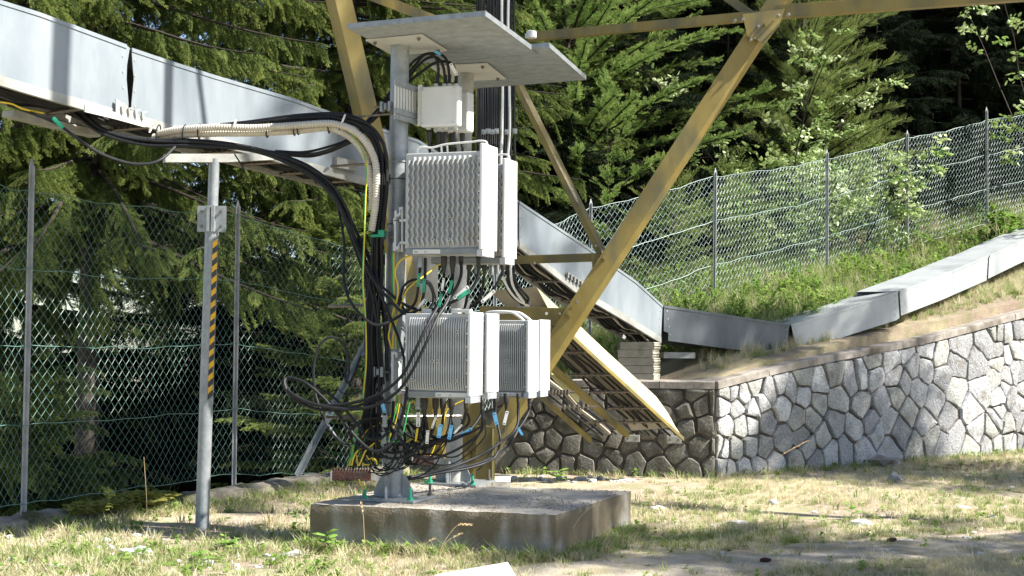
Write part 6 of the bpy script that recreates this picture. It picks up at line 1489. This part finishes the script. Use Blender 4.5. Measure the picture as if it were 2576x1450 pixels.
# ================================================================ ground cover
rd = random.Random(77)
def onfree(x, y):
    """not on the plinth, path or wall"""
    for q in ((bA, bB, bC, bD),):
        ins = True
        for a, b in zip(q, q[1:] + q[:1]):
            if (b.x - a.x) * (y - a.y) - (b.y - a.y) * (x - a.x) < -.0: ins = False
        if ins: return False
    return True
pathup = [Wz(u, v, 0) for u, v in up]; pathlo = [Wz(u, v, 0) for u, v in lo]
def pathy(x):
    for a, b in zip(pathup[:-1], pathup[1:]):
        if a.x <= x <= b.x: return a.y + (b.y - a.y) * (x - a.x) / (b.x - a.x)
    return -9
def pathy2(x):
    for a, b in zip(pathlo[:-1], pathlo[1:]):
        if a.x <= x <= b.x: return a.y + (b.y - a.y) * (x - a.x) / (b.x - a.x)
    return 99
def wallfront(x, y):
    if x < WL.x: return fdist(x, y) < -.05
    if x <= CORN.x: return y < WL.y + (CORN.y - WL.y) * (x - WL.x) / (CORN.x - WL.x) - .06
    return y < CORN.y + (WR.y - CORN.y) * (x - CORN.x) / (WR.x - CORN.x) - .06
data = []
while len(data) < 8500:
    y = 7.2 + 9.5 * rd.random() ** 1.25; x = rd.uniform(-.40, .40) * y
    if not wallfront(x, y) or not onfree(x, y) or fdist(x, y) > -.30: continue
    if pathy2(x) - .02 < y < pathy(x) + .02 and rd.random() < .86: continue
    dens = .42 + 1.1 * nz(x, y, 1.1, 4) - (.12 if x < -.9 else 0); left = x < -.9
    # bare, trampled or shaded patches
    if x > -.6 and y > 12.2 and x < 1.7 and rd.random() < .85: continue
    if rd.random() > max(.12, dens + .35): continue
    gval = nz(x, y, .9, 8) + (.0 if left else -.14) + (.30 if -.9 < (y - pathy(x)) < .9 and x > .3 else 0)
    r = rd.random()
    if r < .24 + gval * .6: pk = 2 if rd.random() < .7 else 3
    elif r < .33 + gval * .6 + (.10 if left else 0): pk = 4 if rd.random() < .5 else 5
    else: pk = 0 if rd.random() < .75 else 1
    sc = rd.uniform(.5, 1.0) * (1.1 if left else .85)
    data.append(((x, y, gz(x, y)), (rd.uniform(-.1, .1), rd.uniform(-.1, .1), rd.uniform(0, 6.28)), sc, pk))
# a fringe of grass round the plinth and the wall foot
for (a, b, n) in ((FA - fdir * 1.6 + fn * .18, FB + fn * .1, 260), (bA, bB, 230), (bB, bC, 190), (CORN, WR, 240), (WL, CORN, 60), (FA + fn * .2, FB + fn * .2, 150)):
    for k in range(n):
        p = a.lerp(b, rd.random()); d = (b - a).normalized(); o = Vector((d.y, -d.x, 0)) * (abs(rd.gauss(0, .06)) + .03)
        q = p + o
        data.append(((q.x, q.y, gz(q.x, q.y)), (0, 0, rd.uniform(0, 6.28)), rd.uniform(.6, 1.25), rd.choice([2, 3, 3, 0, 1, 1, 0, 5])))
g_ = scatter('ground_cover', 'grass', PR['grass'], data); tag(g_, 'short dry and green grass with small weeds on the ground', 'ground cover')
data = []
while len(data) < 7000:
    x = rd.uniform(.2, 10.5); y = rd.uniform(14.2, 23.5)
    # hillside behind the wall
    if x < CORN.x: yf = WL.y + (CORN.y - WL.y) * (x - WL.x) / (CORN.x - WL.x)
    else: yf = CORN.y + (WR.y - CORN.y) * (x - CORN.x) / (WR.x - CORN.x)
    if y < yf + .45: continue
    # fence line depth as a rough guide: lush beyond the duct, sparse in front
    yd = 14.1 + max(0, x - 1.4) * .30 if x < 4.2 else 15.6 + (x - 4.2) * 1.35
    bankf = y > yd + .55
    if abs(y - yd - .25) < .42: continue
    if not bankf and rd.random() < .45: continue
    if y > 20.5 + (x - 5) * .6 and rd.random() < .7: continue
    lush = nz(x, y, .8, 6)
    if bankf: pk = rd.choice([0, 0, 1, 2, 3, 4, 1] if lush > -.1 else [0, 1, 1, 3, 2, 4]); sc = rd.uniform(.6, 1.2)
    else: pk = rd.choice([1, 3, 4, 1]); sc = rd.uniform(.25, .5)
    data.append(((x, y, hillz(x, y)), (rd.uniform(-.15, .15), rd.uniform(-.15, .15), rd.uniform(0, 6.28)), sc, pk))
for k in range(46):
    x = rd.uniform(6.9, 7.9); y = rd.uniform(19.6, 20.8); data.append(((x, y, hillz(x, y)), (0, 0, rd.uniform(0, 6.28)), rd.uniform(1.3, 2.3), rd.choice([2, 4, 2])))
g_ = scatter('slope_weeds', 'tall', PR['tall'], data); tag(g_, 'lush tall grass and weeds on the slope behind the duct', 'weeds')
data = [((x, y, hillz(x, y)), (0, 0, rd.uniform(0, 6.28)), rd.uniform(.2, .5), rd.choice([1, 4, 4, 4, 1, 3])) for x, y in [(lambda s: ((CORN + (WR2 - CORN) * s).x + rd.uniform(-.1, .1), (CORN + (WR2 - CORN) * s).y + .36 + rd.uniform(0, 2.2) ** 1.0))(rd.random()) for _ in range(3600)]]
g_ = scatter('bank_grass', 'tall', PR['tall'], data); tag(g_, 'thin dry grass on the reddish bank above the stone wall', 'grass')

# ---- rocks
def rock(u, v, z, s, label, seed, m='stonelt', flat=.55, group=None, asp=1.0, name='rock'):
    p = Wz(u, v, z); mb = lump((p.x, p.y, z + s * flat * .30), s * asp, s * .75, s * flat, seed, 2, .55, 2.2); o = mb.build(name, M[m], None); tag(o, label, 'rock', group)
    return o
rock(350, 1400, 0, .075, 'grey angular rock at the lower left, behind the small white pebble', 1, asp=1.3)
rock(268, 1432, 0, .06, 'pale flat rock at the bottom left', 2, asp=1.5, flat=.4)
rock(362, 1420, 0, .032, 'small white pebble below the grey angular rock', 3)
rock(140, 1432, 0, .055, 'pale rock half hidden in the grass near the bottom left corner', 4, asp=1.4, flat=.4)
rock(735, 1398, 0, .06, 'flat pale stone left of the plinth foot', 5, asp=1.5, flat=.3)
rock(700, 1345, 0, .05, 'flat stone lying left of the plinth corner', 6, asp=1.6, flat=.3)
rock(655, 1372, 0, .045, 'pale stone in the grass between post and plinth', 7, asp=1.3, flat=.35)
rock(1655, 1284, 0, .05, 'dark grey rock right of the plinth', 8, asp=1.2, flat=.5)
rock(1855, 1318, 0, .055, 'white flat stone in the grass in front of the wall corner', 9, asp=1.6, flat=.35)
rock(2165, 1322, 0, .06, 'whitish rock on the edge of the path', 10, asp=1.3, flat=.6)
rock(2250, 1212, 0, .075, 'dark pointed rock in the sunny grass before the wall', 11, 'granite', .8)
rock(1945, 1268, 0, .04, 'small dark stone in the middle of the dry grass', 12, 'granite', .7)
rock(2215, 1172, 0, .16, 'low brown block of stone leaning at the wall foot', 13, 'coping', .45, asp=1.4)
rock(2415, 1280, 0, .06, 'flat pale stone in the grass at the right', 14, asp=1.6, flat=.35)
rock(1580, 1212, 0, .055, 'pale flat stone on the ground in front of the shaded wall', 15, asp=1.7, flat=.35)
rock(1535, 1368, 0, .06, 'bluish stone beside the right side of the plinth', 16, asp=1.6, flat=.35)
rock(1300, 1234, .0, .04, 'stone behind the plinth near the footing pad', 17)
for i in range(22):
    rock(1300 + i * 13 + rd.uniform(-6, 6), 1206 + rd.uniform(-6, 12), 0, rd.uniform(.02, .042), 'small loose stone on the ground behind the plinth', 30 + i, rd.choice(['stonelt', 'granite', 'stonelt']), .6, 'loose stones behind the plinth', name='loose_stone')
for i in range(60):
    rock(rd.uniform(20, 760), 1330 + 110 * rd.random() ** .7, 0, rd.uniform(.012, .035), 'small pale stone in the grass at the lower left', 60 + i, 'stonelt', .55, 'small stones in the left grass', name='loose_stone')
for i in range(45):
    rock(rd.uniform(1600, 2570), 1225 + 190 * rd.random(), 0, rd.uniform(.010, .028), 'small pale stone in the dry grass at the right', 130 + i, 'stonelt', .5, 'small stones in the right grass', name='loose_stone')
# pale slab at the bottom edge
mb = MB(); a = [Wz(1060, 1462, .02), Wz(1100, 1446, .05), Wz(1278, 1413, .07), Wz(1302, 1455, .04), Wz(1300, 1475, .03)]
mb.prism(a, -EZ * .08); tag(mb.build('stone_slab', M['stonelt'], None, bevel=.006), 'pale stone slab cut off by the bottom edge of the picture', 'stone slab')
# pine cones
def cone(u, v, s, label, seed, dr):
    p = Wz(u, v, .0); root = thing('spruce_cone', label, 'cone', p); rd2 = random.Random(seed); mb = MB(); d = Vector(dr).normalized(); c0 = p + EZ * s * .45 - d * s
    mb.tube([c0 + d * s * 2 * t_ for t_ in (0, .1, .3, .6, .85, 1)], [s * q for q in (.1, .35, .45, .42, .25, .05)], 8); mb.build('core', M['rust'], root, True)
    mb = MB(); e1 = d.orthogonal().normalized(); e2 = d.cross(e1)
    for k in range(60):
        t_ = k / 60; a = k * 2.4; r_ = s * (.42 * math.sin(math.pi * min(1, t_ * .9 + .12)) + .05); rr = e1 * math.cos(a) + e2 * math.sin(a); q = c0 + d * s * 2 * t_ + rr * r_; sd = d.cross(rr) * s * .16
        mb.add([q - sd, q + sd, q + rr * s * .25 + d * s * .12], [(0, 1, 2)])
    o = mb.build('scales', M['conew'], root); o['kind'] = 'stuff'
M['conew'] = mat('brown_cone_scales', (.07, .04, .025), (.15, .09, .05), 40, .8)
cone(2243, 1365, .034, 'brown spruce cone on the pale path, the right one', 1, (1, .3, .2)); cone(1926, 1416, .034, 'brown spruce cone on the path, the left one', 2, (1, -.2, .1)); cone(1490, 1213, .035, 'reddish cone lying behind the plinth', 3, (1, .1, .1))
# single tall grass stalks with seed heads
def stalk(pts, label, head=True, r=.0016, Yd=8.5):
    C = catmull([W(*p) for p in pts], 6); mb = MB(); n = len(C); mb.tube(C, [r * 1.3 - r * .5 * k / n for k in range(n)], 5); o = mb.build('grass_stalk', M['strawm'], None, True); tag(o, label, 'grass stalk')
    if head:
        mb = MB(); k0 = int(n * .72)
        for k in range(k0, n):
            t = (C[k] - C[k - 1]).normalized(); 
            for s in range(3):
                a = s * 2.1 + k; sd = t.orthogonal() * math.cos(a) + t.cross(t.orthogonal()) * math.sin(a)
                mb.add([C[k], C[k] + sd * .006 + t * .006, C[k] + t * .018 + sd * .003], [(0, 1, 2)])
        mb.tube(C[k0:], .0035, 5); h_ = mb.build('seed_head', M['strawm'], o)
M['strawm'] = mat('dry_stalk', (.38, .25, .12), (.55, .42, .24), 30, .8)
stalk([(920, 1400, 8.15), (916, 1340, 8.15), (914, 1300, 8.15), (909, 1268, 8.15)], 'dry grass stalk standing upright before the left part of the plinth')
stalk([(1100, 1420, 7.9), (1112, 1375, 7.9), (1130, 1345, 7.9), (1152, 1322, 7.9), (1182, 1320, 7.9)], 'dry grass stalk with drooping head before the middle of the plinth')
stalk([(1065, 1395, 8.1), (1070, 1370, 8.1), (1090, 1356, 8.1)], 'short dry grass stalk before the middle of the plinth')
stalk([(1112, 1385, 7.95), (1125, 1362, 7.95), (1158, 1343, 7.95)], 'side shoot of dry grass leaning right before the plinth')
stalk([(1835, 1262, 10.4), (1890, 1210, 10.4), (1960, 1150, 10.4), (2030, 1110, 10.4)], 'long reddish grass stalk leaning in front of the stone wall')
stalk([(370, 1290, 9.4), (368, 1240, 9.4), (362, 1150, 9.4)], 'thin pale stalk standing in front of the left fence mesh', False)
stalk([(1440, 1330, 8.5), (1470, 1290, 8.5), (1520, 1255, 8.5)], 'thin orange stalk arching over the right side of the plinth', False)
stalk([(905, 1256, 9.0), (850, 1258, 9.0), (800, 1262, 9.0)], 'dry stalk lying along the back left edge of the plinth', False)
# a few individual leafy weeds
def weed(u, v, z, s, n, label, Y=None, leaf='weed', h=.16, seed=0):
    p = Wz(u, v, z) if Y is None else W(u, v, Y); rd2 = random.Random(seed); root = thing('leafy_weed', label, 'weed', p); mb = MB(); top = p + Vector((rd2.uniform(-.02, .02), 0, h)); mb.tube([p - EZ * .02, p.lerp(top, .5) + RT * .008, top], .0022, 5); mb.build('stem', M['weedm'], root)
    for k in range(n):
        a = k * 2.4 + rd2.uniform(-.3, .3); c = p.lerp(top, .35 + .65 * k / n); d = Vector((math.cos(a), math.sin(a), rd2.uniform(.1, .6))).normalized(); l = s * rd2.uniform(.75, 1.2); sd = d.cross(EZ).normalized() * l * .36; mb = MB()
        V = [c, c + d * l * .3 + sd * .8 - EZ * l * .02, c + d * l * .3 + EZ * l * .05, c + d * l * .3 - sd * .8 - EZ * l * .02, c + d * l * .7 + sd - EZ * l * .08, c + d * l * .7 + EZ * l * .02, c + d * l * .7 - sd - EZ * l * .08, c + d * l * 1.15 - EZ * l * .2]
        mb.add(V, [(0, 2, 1), (0, 3, 2), (1, 2, 5, 4), (2, 3, 6, 5), (4, 5, 7), (5, 6, 7)]); mb.build('leaf', M['weedm'], root)
M['weedm'] = mat('soft_green_leaf', (.13, .26, .04), (.24, .38, .08), 12, .5, transl=.3)
weed(828, 1392, 0, .085, 6, 'green weed with drooping leaves at the left corner of the plinth', h=.13, seed=1)
weed(1402, 1216, 0, .095, 9, 'bright green seedling behind the plinth in front of the shaded wall', h=.12, seed=2)
weed(575, 1385, 0, .09, 9, 'pale green leafy weed at the foot of the taped post', h=.05, seed=3)
weed(745, 1320, 0, .04, 6, 'clover-like weed just left of the plinth', h=.10, seed=4)
weed(2140, 1310, 0, .07, 5, 'reddish leaved weed beside the whitish rock', h=.13, seed=5)
weed(2370, 1270, 0, .05, 3, 'single dark green leaf standing in the sunny grass at the right', h=.08, seed=6)
weed(300, 1430, 0, .08, 6, 'broad leaved weed at the bottom left', h=.08, seed=7)
weed(505, 1415, 0, .075, 6, 'broad leaved weed right of the grey angular rock', h=.07, seed=8)
